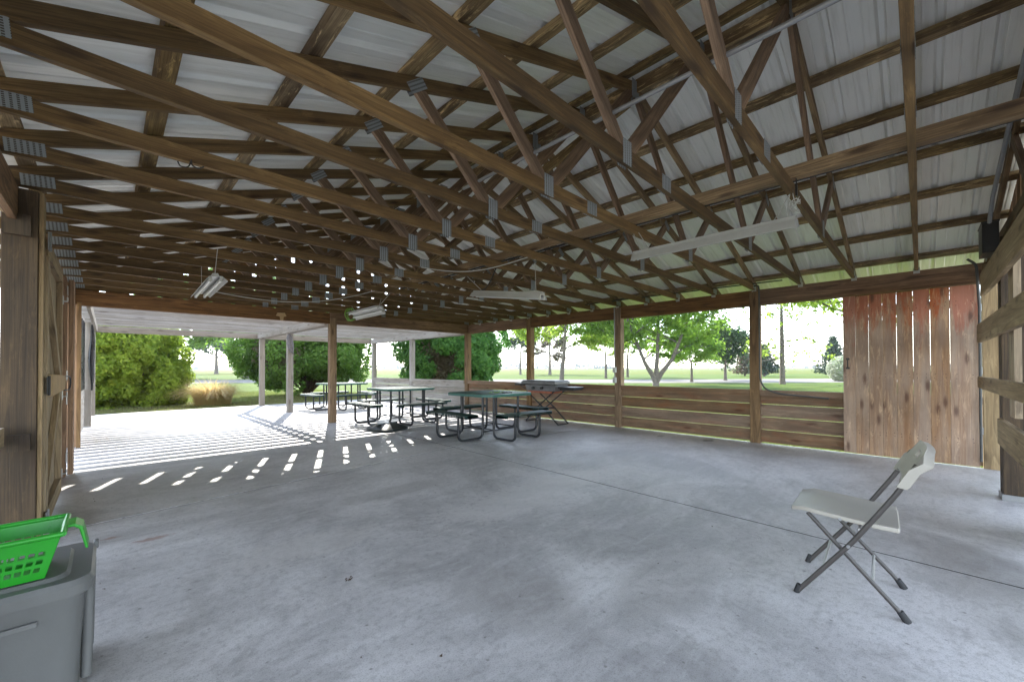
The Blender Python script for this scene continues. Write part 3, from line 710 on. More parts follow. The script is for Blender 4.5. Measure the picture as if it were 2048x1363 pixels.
# ================================================================== FURNITURE
def rim_prism(b, outline, z0, z1): b.prism([(x, y, z0) for x, y in outline], (0, 0, z1-z0))
def picnic_table(label, loc, rz):
    t = empty('picnic_table', loc, rz); tag(t, label, 'picnic table', 'green square picnic tables under the pavilion and pergola')
    h, c = .585, .13
    oc = [(-h+c, -h), (h-c, -h), (h, -h+c), (h, h-c), (h-c, h), (-h+c, h), (-h, h-c), (-h, -h+c)]
    tp = MB(); rim_prism(tp, oc, .747, .751); top = tp.build('tabletop', M['perf'], t)
    r = MB()
    for i in range(8):
        a, b_ = Vector((*oc[i], 0)), Vector((*oc[(i+1) % 8], 0)); r.board(a+Vector((0, 0, .732)), b_+Vector((0, 0, .732)), .006, .045)
        ai, bi = a*.93, b_*.93; r.prism([(a.x, a.y, .7515), (b_.x, b_.y, .7515), (bi.x, bi.y, .7515), (ai.x, ai.y, .7515)], (0, 0, .0015))
    for s in (-1, 1): r.board((-h+.03, s*.2, .74), (h-.03, s*.2, .74), .03, .012); 
    r.build('rim', M['green_metal'], top)
    for i in range(4):
        a = i*math.pi/2; ca, sa = math.cos(a), math.sin(a)
        T = lambda p: (p[0]*ca-p[1]*sa, p[0]*sa+p[1]*ca, p[2])
        st = MB(); L, W, rc = .56, .14, .045; cx = .86
        def rr(L, W, rc):
            o = []
            for qx, qy, a0 in ((W-rc, -L+rc, -90), (W-rc, L-rc, 0), (-W+rc, L-rc, 90), (-W+rc, -L+rc, 180)):
                for k in range(5):
                    aa = R(a0+k*22.5); o.append((cx+qx+rc*math.cos(aa), qy+rc*math.sin(aa)))
            return o
        o = rr(L, W, rc)
        st.prism([T((x, y, .447)) for x, y in o], (0, 0, .004))
        n = len(o)
        for k in range(n):
            p, q = o[k], o[(k+1) % n]; st.prism([T((p[0], p[1], .447)), T((q[0], q[1], .447)), T((q[0]*1.0, q[1], .405)), T((p[0], p[1], .405))], Vector(T((0.004, 0, 0))), mi=1 if abs(abs(p[1])-L) < .03 and abs(abs(q[1])-L) < .03 else 0)
        st.build('seat', [M['perf'], M['green_metal']], t, smooth=True)
        for s in (-1, 1):
            l = MB(); y = s*.29
            l.tube([T((.42, y, .742)), T((.42, y, .024)), T((.93, y, .024)), T((.93, y, .43))], .021, 10, bend=.11)
            l.build('leg', M['tube'], t, smooth=True)
    for s in (-1, 1):
        for q in ([(-.42, s*.29, .12), (.42, s*.29, .12)], [(s*.29, -.42, .15), (s*.29, .42, .15)]):
            bb = MB(); bb.tube(q, .011, 8); bb.build('cross_bar', M['tube'], t, smooth=True)
    return t
picnic_table('nearest green picnic table, with sprigs and keys lying on its shaded top', (4.87, 5.46, 0), 0)
picnic_table('middle green picnic table, striped by sun beside the black bin lid', (4.68, 8.25, 0), .02)
picnic_table('farthest green picnic table, out under the grey pergola', (4.98, 12.25, 0), .03)
b = MB()
for i in range(14):
    a = random.uniform(0, 6.28); r_ = random.uniform(.0, .10); x, y = 4.83+math.cos(a)*r_*1.4, 5.25+math.sin(a)*r_
    b.tube([(x, y, .757), (x+random.uniform(-.05, .05), y+random.uniform(-.05, .05), .765+random.random()*.02)], .006, 5)
o = b.build('leafy_sprig', M['greenwire']); tag(o, 'small green sprigs lying on the nearest picnic table top', 'sprig')
b = MB(); b.tube([(4.95+.04*math.cos(a), 5.18+.03*math.sin(a), .757) for a in np.linspace(0, 6.0, 14)], .007, 6); b.box(4.98, 5.10, 5.12, 5.17, .7535, .768)
o = b.build('cord_coil', M['black']); tag(o, 'small black coil beside the sprigs on the nearest picnic table', 'cord')

# grill
def grill():
    t = empty('camp_grill', (6.72, 5.72, 0)); tag(t, 'grey two-burner camp grill with side shelves on folding crossed legs', 'grill')
    b = MB(); b.prism([(-.22, -.42, .70), (-.22, .36, .70), (-.24, .40, .83), (-.24, -.46, .83)], (.44, 0, 0), Vector((0, 1, 0))); body = b.build('body', M['grillbody'], t, bevel=.012)
    for y in (-.10, .14):
        k = MB(); k.tube([(-.236, y, .765), (-.275, y, .765)], .030, 14); k.build('knob', M['black'], body, smooth=True)
    b = MB(); b.box(-.25, .25, -.46, .50, .845, .905); b.box(-.23, .23, -.44, .48, .905, .925); b.build('lid', M['grillbody'], t, bevel=.015)
    b = MB(); b.box(-.17, .19, -.86, -.47, .765, .80); b.box(-.15, .17, -.84, -.5, .735, .765); b.build('side_shelf', M['black'], t, bevel=.01)
    b = MB(); b.box(-.15, .19, .52, .80, .80, .845); b.build('side_shelf', M['black'], t, bevel=.01)
    b = MB(); b.tube([(0, .78, .80), (0, .60, .72), (0, .40, .70)], .012, 8); b.box(-.2, .2, -.3, .34, .655, .698, mi=1); b.build('drip_tray', [M['tube'], M['grillred']], t)
    for x in (-.17, .17):
        b = MB(); b.tube([(x, .40, .68), (x, -.10, .33), (x, -.42, .06), (x, -.47, .022)], .014, 8, bend=.03); b.tube([(x+.028, -.35, .70), (x+.028, .15, .33), (x+.028, .46, .022)], .014, 8, bend=.03); b.build('leg', M['tube'], t, smooth=True)
    for q in ([(-.17, -.47, .022), (.17, -.47, .022)], [(-.14, .46, .022), (.198, .46, .022)], [(-.17, -.10, .33), (.17, -.10, .33)], [(-.17, .15, .35), (-.17, -.14, .36)]):
        b = MB(); b.tube(q, .013, 8); b.build('leg_bar', M['tube'], t, smooth=True)
grill()
# bin lid lying on the floor
b = MB(); prof = [(.335, .0), (.34, .045), (.315, .06), (.26, .085), (.16, .125), (.06, .14), (.0, .142)]
n = 40
def sq(a, r): # superellipse
    c, s_ = math.cos(a), math.sin(a); k = (abs(c)**5+abs(s_)**5)**(-1/5); k = k*.92 if r > .2 else (k+1)/2; return r*k*c, r*k*s_
base = []
for r_, z in prof:
    base.append(len(b.v))
    for k in range(n): x, y = sq(2*math.pi*k/n, r_); b.v.append((x, y, z))
for i in range(len(prof)-1):
    for k in range(n): b.f.append((base[i]+k, base[i]+(k+1) % n, base[i+1]+(k+1) % n, base[i+1]+k)); b.uv.append([(0, 0)]*4); b.rnd.append(.5); b.mi.append(0)
b.board((-.24, .0, .115), (.24, .0, .115), .05, .04)
o = b.build('bin_lid', M['lidplastic'], smooth=True, loc=(3.83, 7.28, 0.001)); o.rotation_euler = (0, 0, .25); tag(o, 'black domed square bin lid lying on the striped floor', 'bin lid')

# folding chair
def chair():
    t = empty('folding_chair', (2.83, .28, 0), .05); tag(t, 'beige plastic folding chair with brown metal legs, alone on the floor', 'chair')
    hw = .225
    for s in (-1, 1):
        l = MB(); x = s*hw
        l.tube([(x, .195, .012), (x, -.03, .33), (x, -.19, .60), (x*.98, -.258, .742)], .0115, 10, bend=.05); f = l.build('frame_tube', M['chairt'], t, smooth=True)
        q = MB(); q.tube([(x, .203, .0), (x, .19, .045)], [.0145, .013], 12); q.build('rubber_foot', M['rubber'], f, smooth=True)
        xi = s*(hw-.028)
        l = MB(); l.tube([(xi, -.215, .012), (xi, -.18, .055), (xi, .155, .425)], .0105, 10); f = l.build('rear_leg', M['chairt'], t, smooth=True)
        q = MB(); q.tube([(xi, -.222, .0), (xi, -.195, .042)], [.017, .0145], 12); q.build('rubber_foot', M['rubber'], f, smooth=True)
    for q in ([(-hw+.028, -.10, .142), (hw-.028, -.10, .142)], [(-hw, .09, .165), (hw, .09, .165)], [(-hw, -.055, .395), (hw, -.055, .395)]):
        b = MB(); b.tube(q, .007, 8); b.build('cross_bar', M['steel'], t, smooth=True)
    for s in (-1, 1):
        q = MB(); q.tube([(s*(hw+.011), -.012, .305), (s*(hw+.018), -.012, .305)], .008, 10); q.build('rivet', M['conduit'], t)
        q = MB(); q.tube([(s*(hw-.002), .02, .428), (s*(hw+.006), .02, .428)], .007, 10); q.build('rivet', M['conduit'], t)
    # seat: rounded slab, slightly dished
    b = MB(); nx, ny = 16, 14; W, L = .225, .215
    def P(i, j, zt):
        u = -1+2*i/nx; v = -1+2*j/ny
        x = u*W*(1-.10*max(0, v)**4-.05*max(0, -v)**3); y = v*L
        k = max(abs(u), abs(v)); 
        if abs(u) > .8 and abs(v) > .8: x *= .96; y *= .975
        z = .435+.016*v-.012*(1-u*u)*(1-v*v)+.012*(u**6) - (.018*max(0, v-.75)/.25 if v > .75 else 0)
        return (x, y+.015, z+(0 if zt else -.015-.008*(k > .93)*1))
    idx = {}
    for zt in (0, 1):
        for i in range(nx+1):
            for j in range(ny+1): idx[zt, i, j] = len(b.v); b.v.append(P(i, j, zt))
    def ff(l): b.f.append(tuple(l)); b.uv.append([(0, 0)]*4); b.rnd.append(.5); b.mi.append(0)
    for i in range(nx):
        for j in range(ny):
            ff([idx[1, i, j], idx[1, i+1, j], idx[1, i+1, j+1], idx[1, i, j+1]]); ff([idx[0, i, j+1], idx[0, i+1, j+1], idx[0, i+1, j], idx[0, i, j]])
    for i in range(nx): ff([idx[0, i, 0], idx[0, i+1, 0], idx[1, i+1, 0], idx[1, i, 0]]); ff([idx[1, i, ny], idx[1, i+1, ny], idx[0, i+1, ny], idx[0, i, ny]])
    for j in range(ny): ff([idx[1, 0, j], idx[1, 0, j+1], idx[0, 0, j+1], idx[0, 0, j]]); ff([idx[0, nx, j], idx[0, nx, j+1], idx[1, nx, j+1], idx[1, nx, j]])
    b.build('seat', M['chairp'], t, smooth=True, smooth_angle=60, bevel=.004)
    # backrest: curved panel with a handle slot
    b = MB(); nx, nz = 18, 10; H0, H1 = .628, .80; W = .243
    def Q(i, j, fr):
        u = -1+2*i/nx; v = j/nz; z = H0+(H1-H0)*v - (.05*(abs(u)-.82)/.18 if abs(u) > .82 and v > .5 else 0)*(v-.5)*2
        if abs(u) < .75: z += .022*(1-v)
        y = -.205-.088*v - .018*(1-u*u); x = u*W*(1-.02*v)
        e_ = .006 if abs(u) > .8 else 0
        return (x, y+(.013+e_ if fr else -.014-e_*.5), z+(.004 if fr else -.004))
    idx = {}
    for fr in (0, 1):
        for i in range(nx+1):
            for j in range(nz+1): idx[fr, i, j] = len(b.v); b.v.append(Q(i, j, fr))
    hole = lambda i, j: 7 <= i <= 10 and 6 <= j <= 7
    for i in range(nx):
        for j in range(nz):
            if hole(i, j): continue
            ff([idx[1, i+1, j], idx[1, i, j], idx[1, i, j+1], idx[1, i+1, j+1]]); ff([idx[0, i, j], idx[0, i+1, j], idx[0, i+1, j+1], idx[0, i, j+1]])
            for di, dj, e in ((1, 0, ((i+1, j), (i+1, j+1))), (-1, 0, ((i, j+1), (i, j))), (0, 1, ((i+1, j+1), (i, j+1))), (0, -1, ((i, j), (i+1, j)))):
                a, c_ = i+di, j+dj
                if not (0 <= a < nx and 0 <= c_ < nz) or hole(a, c_):
                    (p, q_), (r_, s_) = e; ff([idx[1, p, q_], idx[0, p, q_], idx[0, r_, s_], idx[1, r_, s_]])
    b.build('backrest', M['chairp'], t, smooth=True, smooth_angle=50, bevel=.003)
chair()

# fluorescent fixtures
def fixture(label, a, b_, wires, tilt=0., wide=.22, two=True):
    a, b_ = Vector(a), Vector(b_); L = (b_-a).length; mid = (a+b_)/2
    t = empty('shop_light', mid); t.rotation_mode = 'QUATERNION'
    t.rotation_quaternion = (b_-a).normalized().to_track_quat('Y', 'Z') @ Matrix.Rotation(tilt, 3, 'Y').to_quaternion()
    tag(t, label, 'shop light', 'fluorescent shop lights hung from the trusses')
    h = MB(); w2 = wide/2
    sec = [(-w2, -.03), (-w2*.55, .022), (-.03, .022), (-.022, .05), (.022, .05), (.03, .022), (w2*.55, .022), (w2, -.03), (w2-.004, -.03), (w2*.55-.003, .016), (-w2*.55+.003, .016), (-w2+.004, -.03)]
    h.prism([(x, -L/2, z) for x, z in sec], (0, L, 0), Vector((0, 1, 0)), rnd=.5)
    hs = h.build('housing', M['white'], t)
    for s in ((-1, 1) if two else (0,)):
        q = MB(); q.tube([(s*w2*.45, -L/2+.02, -.012), (s*w2*.45, L/2-.02, -.012)], .018, 12); q.build('lamp_tube', M['tubelamp'], t, smooth=True)
        for e in (-1, 1):
            q = MB(); q.box(s*w2*.45-.012, s*w2*.45+.012, e*(L/2-.012)-.008, e*(L/2-.012)+.008, -.035, .014); q.build('lamp_socket', M['white'], t)
    inv = (Matrix.Translation(mid) @ t.rotation_quaternion.to_matrix().to_4x4()).inverted()
    for p0, p1 in wires:
        q = MB(); q.tube([inv @ Vector(p0), inv @ Vector(p1)], .003, 6); q.build('hanging_wire', M['wire'], t)
    return t
fixture('long white shop light hanging nearest, right of centre below the ridge', (3.42, 1.84, 2.205), (3.42, .60, 2.205), [((3.42, 1.78, 2.25), (3.42, yk(3), 2.42)), ((3.42, 1.70, 2.25), (3.42, yk(3)-.05, 2.42)), ((3.42, .66, 2.25), (3.42, .64, 2.42)), ((3.42, .74, 2.25), (3.42, .64, 2.42))], .25, .17)
fixture('double white shop light seen end-on at left, over the striped floor', (.80, 6.30, 2.10), (.78, 5.10, 2.12), [((.79, 6.1, 2.15), (.79, yk(10), 2.42)), ((.79, 5.25, 2.15), (.79, yk(8)+.2, 2.42))], 0.12, .20)
fixture('tilted white shop light with the green coil beside it, far under the ridge', (3.42, 7.95, 2.24), (3.42, 6.72, 2.25), [((3.42, 7.8, 2.3), (3.42, yk(13), 2.42)), ((3.42, 6.8, 2.3), (3.42, yk(11), 2.42)), ((3.42, 6.8, 2.3), (3.30, yk(10), 2.46))], -.55, .24)
fixture('grey shop light hanging level with the middle trusses, its near end lower', (3.42, 4.14, 2.16), (3.42, 2.95, 1.98), [((3.42, 4.0, 2.2), (3.42, yk(7), 2.42)), ((3.42, 3.05, 2.03), (3.42, yk(5), 2.42))], 0, .16)
# tangled cord over the nearest light
b = MB(); pts = []
for i in range(60):
    a = i*.62; pts.append((3.42+.022*math.cos(a)+.01*math.sin(i), .61+.03*math.sin(a*1.3), 2.26+.10*abs(math.sin(i*.21))+.02*math.sin(a*2.1)))
pts += [(3.42, .62, 2.40), (3.43, .63, 2.53)]
b.tube(pts, .0028, 6); o = b.build('power_cord', M['wire'], smooth=True); tag(o, 'white power cord bundled above the near end of the nearest shop light', 'cord')
b = MB(); b.box(3.405, 3.435, .595, .605, 2.39, 2.47); b.tube([(3.42, .60, 2.47), (3.40, .60, 2.56), (3.44, .62, 2.60)], .004, 6)
o = b.build('outlet_plug', M['black']); tag(o, 'black plug with cord looped round the chord above the nearest light', 'plug')
# green coil
b = MB()
for i in range(5):
    cx = 3.44+random.uniform(-.03, .03); b.tube([(cx+.085*math.cos(a)+.01*math.sin(3*a+i), 8.03+i*.014, 2.27+.12*math.sin(a)+.01*math.cos(4*a+i)) for a in np.linspace(0, 2*math.pi, 20)[:-1]], .009, 6, closed=True)
o = b.build('hose_coil', M['greenwire'], smooth=True); tag(o, 'green looped coil hanging beside the far tilted shop light', 'coil')
# sagging wires under chords
def sag(p0, p1, d_, r=.004, mat='wire', label='', name='hanging_cable'):
    b = MB(); p0, p1 = Vector(p0), Vector(p1); n = 20
    b.tube([p0.lerp(p1, i/n)-Vector((0, 0, d_*math.sin(math.pi*i/n))) for i in range(n+1)], r, 6); o = b.build(name, M[mat], smooth=True); tag(o, label, 'cable'); return o
sag((.82, 6.2, 2.16), (3.1, yk(10), 2.46), .18, .005, 'wire', 'white cable sagging from the left double light towards the ridge')
sag((2.7, yk(7), 2.42), (3.3, yk(5), 2.42), .10, .005, 'wire', 'white cable drooping between chords at the middle of the ceiling')
sag((3.42, yk(6), 2.5), (3.42, 4.1, 2.2), .12, .008, 'black', 'black cable dropping to the far end of the middle shop light')

# storage tote and basket
def tote():
    t = empty('storage_tote', (-.42, 2.36, 0)); tag(t, 'grey plastic storage tote with its lid on, under the green basket', 'storage tote')
    b = MB()
    def ring(x0, x1, y0, y1, z, r, n=5):
        o = []
        for cx, cy, a0 in ((x1-r, y0+r, -90), (x1-r, y1-r, 0), (x0+r, y1-r, 90), (x0+r, y0+r, 180)):
            for k in range(n): a = R(a0+k*90/(n-1)); o.append((cx+r*math.cos(a), cy+r*math.sin(a), z))
        return o
    def loft(b, rings, cap0=True, cap1=True):
        bs = []
        for r_ in rings: bs.append(len(b.v)); b.v += r_
        n = len(rings[0])
        for i in range(len(rings)-1):
            for k in range(n):
                k2 = (k+1) % n; b.f.append((bs[i]+k, bs[i]+k2, bs[i+1]+k2, bs[i+1]+k)); b.uv.append([(0, 0)]*4); b.rnd.append(.5); b.mi.append(0)
        if cap1: b.f.append(tuple(bs[-1]+k for k in range(n))); b.uv.append([(0, 0)]*n); b.rnd.append(.5); b.mi.append(0)
        if cap0: b.f.append(tuple(bs[0]+k for k in range(n))[::-1]); b.uv.append([(0, 0)]*n); b.rnd.append(.5); b.mi.append(0)
    loft(b, [ring(-.30, .345, -.20, .19, .0, .05), ring(-.32, .362, -.213, .20, .36, .055), ring(-.325, .368, -.218, .205, .37, .055), ring(-.325, .368, -.218, .205, .40, .055)])
    # recessed panel frame ribs on the camera side and corner
    b.box(-.25, .25, -.222, -.211, .06, .075); b.box(-.25, .25, -.226, -.214, .31, .325)
    b.tube([(.366, -.12, .03), (.372, -.12, .39)], .016, 8); b.tube([(.366, .12, .03), (.372, .12, .39)], .016, 8)
    b.build('tub', M['tote'], t, smooth=True, smooth_angle=50)
    l = MB(); loft(l, [ring(-.34, .385, -.236, .222, .385, .065), ring(-.345, .388, -.24, .226, .42, .065), ring(-.335, .378, -.23, .216, .437, .06), ring(-.29, .325, -.19, .175, .437, .05), ring(-.28, .315, -.18, .165, .448, .05)])
    l.build('lid', M['tote'], t, smooth=True, smooth_angle=35)
    for y in (.15,):
        h = MB(); h.box(.378, .394, y, y+.05, .415, .446); h.build('latch', M['tote'], t, bevel=.005)
    return t
tote()
def basket():
    t = empty('basket', (-.32, 2.28, .452)); tag(t, 'bright green plastic basket with square holes, on the grey tote lid', 'basket')
    # tapered box with square perforations made of strips
    zs = [0, .028, .044, .056, .072, .084, .100, .15]
    b0 = (-.16, .165, -.095, .095); b1 = (-.195, .205, -.125, .125)
    b = MB()
    def P(side, u, z):
        k = z/.15; x0 = b0[0]+(b1[0]-b0[0])*k; x1 = b0[1]+(b1[1]-b0[1])*k; y0 = b0[2]+(b1[2]-b0[2])*k; y1 = b0[3]+(b1[3]-b0[3])*k
        if side == 0: return Vector((x0+(x1-x0)*u, y0, z))
        if side == 1: return Vector((x1, y0+(y1-y0)*u, z))
        if side == 2: return Vector((x1+(x0-x1)*u, y1, z))
        return Vector((x0, y1+(y0-y1)*u, z))
    nrm = [Vector((0, 1, 0)), Vector((-1, 0, 0)), Vector((0, -1, 0)), Vector((1, 0, 0))]
    for sd in range(4):
        L = .36 if sd in (0, 2) else .22; n = int(L/.022)
        for i in range(n):
            for j in range(len(zs)-1):
                u0, u1 = i/n, (i+1)/n; z0, z1 = zs[j], zs[j+1]
                m_ = .30
                hole = j in (1, 3, 5) and 1 <= i < n-1 and sd in (0, 2)
                if hole:
                    um = u0+(u1-u0)*m_; segs = [(u0, um, z0, z1)]
                else: segs = [(u0, u1, z0, z1)]
                for a, c_, p, q in segs:
                    b.prism([P(sd, a, p), P(sd, c_, p), P(sd, c_, q), P(sd, a, q)], nrm[sd]*.002, Vector((0, 0, 1)), rnd=.5)
    b.box(b0[0], b0[1], b0[2], b0[3], 0, .003)
    b.build('tub', M['basket'], t)
    r = MB(); k = 1.0
    o = [(b1[0]-.004, b1[2]-.004), (b1[1]+.004, b1[2]-.004), (b1[1]+.004, b1[3]+.004), (b1[0]-.004, b1[3]+.004)]
    for i in range(4):
        p, q = Vector((*o[i], .152)), Vector((*o[(i+1) % 4], .152)); r.tube([p, q], .009, 10); 
    r.build('rim', M['basket'], t, smooth=True)
    h = MB(); h.prism([(.20, -.05, .158), (.235, -.05, .160), (.255, -.05, .145), (.270, -.05, .06), (.262, -.05, .06), (.245, -.05, .138), (.23, -.05, .150), (.20, -.05, .149)], (0, .10, 0)); h.build('handle', M['basket'], t, bevel=.003)
basket()
# debris
b = MB()
for i in range(7): x, y = .95+random.uniform(-.02, .03), 2.27+random.uniform(-.02, .02); b.prism([(x, y, .002), (x+.014, y+.003, .008), (x+.009, y+.015, .004)], (0, 0, .002))
o = b.build('dried_leaf', M['dry']); tag(o, 'small crumpled brown leaf on the bare concrete', 'leaf')
b = MB()
for i in range(70):
    if i < 34: x, y = random.uniform(6.75, 7.2), random.uniform(-.3, 9)
    elif i < 48: x, y = random.uniform(-.25, 0.0), random.uniform(2.8, 6.4)
    else: x, y = random.uniform(.6, 6.6), random.uniform(1.0, 8.6)
    r_ = random.uniform(.004, .013); a = random.uniform(0, 6.28); b.prism([(x, y, .001), (x+r_*math.cos(a), y+r_*math.sin(a), .005), (x+r_*math.cos(a+1.3), y+r_*math.sin(a+1.3), .002)], (0, 0, .0015))
o = b.build('leaf_litter', M['dry']); tag(o, 'tiny specks of dry leaf litter scattered on the concrete', 'litter', kind='stuff')
# bird decoy on pergola post
b = MB(); c = Vector((3.46, 12.0, 1.85))
prof = [(0, .27, .02), (-.005, .22, .05), (0, .16, .075), (.01, .10, .06), (.015, .02, .085), (.03, -.06, .08), (.05, -.14, .06), (.07, -.21, .04), (.09, -.27, .01)]
b.tube([c+Vector((x, 0, z)) for x, z, r_ in prof], [r_ for *_, r_ in prof], 12)
o = b.build('bird_decoy', M['decoy'], smooth=True); tag(o, 'grey bird decoy hung on the middle pergola post nearest the pavilion', 'decoy')

# ================================================================== PLANTS
def cloud(name, mat, pts, nrm, size, parent=None, aspect=1.6, jitter=.6, loc=None, drop=0.0):
    """one small diamond face per point, turned about nrm"""
    n = len(pts); nrm = nrm/np.maximum(1e-6, np.linalg.norm(nrm, axis=1, keepdims=True))
    nn = nrm+rng.normal(0, jitter, (n, 3)); nn /= np.linalg.norm(nn, axis=1, keepdims=True)
    t = np.cross(nn, rng.normal(0, 1, (n, 3))); t /= np.linalg.norm(t, axis=1, keepdims=True); t[:, 2] -= drop
    b2 = np.cross(nn, t); b2 /= np.linalg.norm(b2, axis=1, keepdims=True)
    s_ = (size*rng.uniform(.6, 1.35, n))[:, None]
    v = np.empty((n, 4, 3)); v[:, 0] = pts-t*s_*aspect/2; v[:, 1] = pts-b2*s_/2; v[:, 2] = pts+t*s_*aspect/2; v[:, 3] = pts+b2*s_/2
    me = D.meshes.new(name); me.vertices.add(n*4); me.vertices.foreach_set('co', v.reshape(-1).astype(np.float32))
    me.loops.add(n*4); me.loops.foreach_set('vertex_index', np.arange(n*4, dtype=np.int32))
    me.polygons.add(n); me.polygons.foreach_set('loop_start', np.arange(0, n*4, 4, dtype=np.int32)); me.polygons.foreach_set('loop_total', np.full(n, 4, dtype=np.int32))
    me.update(calc_edges=True); me.materials.append(mat)
    o = D.objects.new(name, me); COL.objects.link(o)
    if parent: o.parent = parent
    if loc is not None: o.location = loc
    return o
def sph(n):
    v = rng.normal(0, 1, (n, 3)); return v/np.linalg.norm(v, axis=1, keepdims=True)

def shrub(name, label, loc, rx, ry, z0, z1, mat, n=42000, clumps=260, leaf=.06, trunk=False, low=.0, group='big rounded evergreen shrubs round the slab', shape=2.0, brown=False):
    t = empty(name, (loc[0], loc[1], ZG)); tag(t, label, 'shrub', group)
    H = (z1-z0)/2; cz = (z0+z1)/2-ZG
    cd_ = sph(clumps*2); keep = cd_[:, 2] > -.85; cd_ = cd_[keep][:clumps]
    k = (np.abs(cd_[:, 0])**shape+np.abs(cd_[:, 1])**shape+np.abs(cd_[:, 2])**shape)**(-1/shape)
    rad = rng.uniform(.70, 1.06, len(cd_))*k*(1+.07*np.sin(cd_[:, 0]*5+cd_[:, 2]*4+loc[0]))
    cc = cd_*rad[:, None]*np.array([rx, ry, H]); cr = rng.uniform(.16, .34, len(cc))*(rx/1.7)
    w_ = cr**2; w_ /= w_.sum(); idx = rng.choice(len(cc), n, p=w_)
    dd = sph(n); out = cd_[idx]; dot = (dd*out).sum(1); dd[dot < -.25] *= -1
    rr = rng.uniform(.72, 1.05, n)[:, None]
    pts = cc[idx]+dd*cr[idx][:, None]*rr*np.array([1, 1, 1.15]); pts[:, 2] += cz
    pts[:, 2] = np.maximum(pts[:, 2], .03)
    cloud('foliage', mat, pts, dd*.9+out*.4+np.array([0, 0, .25]), leaf, t, aspect=1.9, jitter=.45)
    if brown:
        m = 5200; c0 = np.array([-.62*rx, -.62*ry, cz-.25*H]); q = sph(m)*np.abs(rng.normal(0, .42, m))[:, None]*np.array([.9, .9, 1.0])+c0
        q2 = q.copy(); q2[:, 2] -= cz; k2 = np.sqrt(((q2/np.array([rx, ry, H]))**2).sum(1)); q[:, :2] *= (1.0/np.maximum(k2, .4))[:, None]*.98
        cloud('bare_twigs', M['leaf_b'], q, sph(m), leaf*.9, t, aspect=3.2, jitter=.9)
    # inner twiggy body
    b = MB()
    for i in range(70):
        a = random.uniform(0, 6.28); e = random.uniform(-.5, 1.2); r1 = .82
        tip = Vector((rx*r1*math.cos(a)*math.cos(e), ry*r1*math.sin(a)*math.cos(e), cz+H*r1*math.sin(e)))
        b.tube([(random.uniform(-.12, .12), random.uniform(-.12, .12), 0.0), Vector((tip.x*.35, tip.y*.35, tip.z*.45)), tip], [.045, .03, .008], 5)
    b.build('branches', M['branchcore'], t)
    # dense inner leaves to close the view
    m = n//5; q = sph(m); pts = q*rng.uniform(.45, .82, m)[:, None]*np.array([rx, ry, H]); pts[:, 2] += cz; pts[:, 2] = np.maximum(pts[:, 2], .03)
    cloud('inner_foliage', mat, pts, q, leaf*2.4, t, aspect=1.4)
    return t
shrub('evergreen_shrub', 'broad yellow-green evergreen shrub at far left behind the pergola corner', (.30, 19.3), 1.8, 1.7, -.55, 3.3, M['arb'], 60000, 300, .062)
shrub('evergreen_shrub', 'dark green evergreen shrub on bare trunks behind the middle pergola posts', (6.75, 20.6), 2.75, 2.6, .25, 4.1, M['arb2'], 64000, 300, .075, brown=True)
shrub('evergreen_shrub', 'tall deep green evergreen shrub rising behind the half wall', (9.75, 13.25), 1.85, 1.85, -.05, 3.7, M['arb3'], 60000, 300, .062, shape=2.6, brown=True)

def limb(b, p, d, L, r, depth, tips, spread=.6, up_=.15):
    n = 5; pts = [p]; rs = [r]; cur = Vector(p); dr = Vector(d)
    for i in range(n):
        dr = (dr+Vector((random.gauss(0, .12), random.gauss(0, .12), random.gauss(0, .06)+up_*.3))).normalized()
        cur = cur+dr*(L/n); pts.append(cur.copy()); rs.append(r*(1-.55*(i+1)/n))
    b.tube(pts, rs, 7 if r > .05 else 5)
    if depth <= 1:
        for q in pts[2:]: tips.append(q)
    if depth > 0:
        for j in range(3 if depth > 1 else 3):
            q = pts[random.choice((2, 3, 4, 5))]; a = random.uniform(0, 6.28)
            side = dr.orthogonal().normalized(); side.rotate(Matrix.Rotation(a, 3, dr))
            nd = (dr*(1-spread*.5)+side*spread+Vector((0, 0, up_))).normalized()
            limb(b, q, nd, L*random.uniform(.5, .72), r*.42, depth-1, tips, spread, up_)
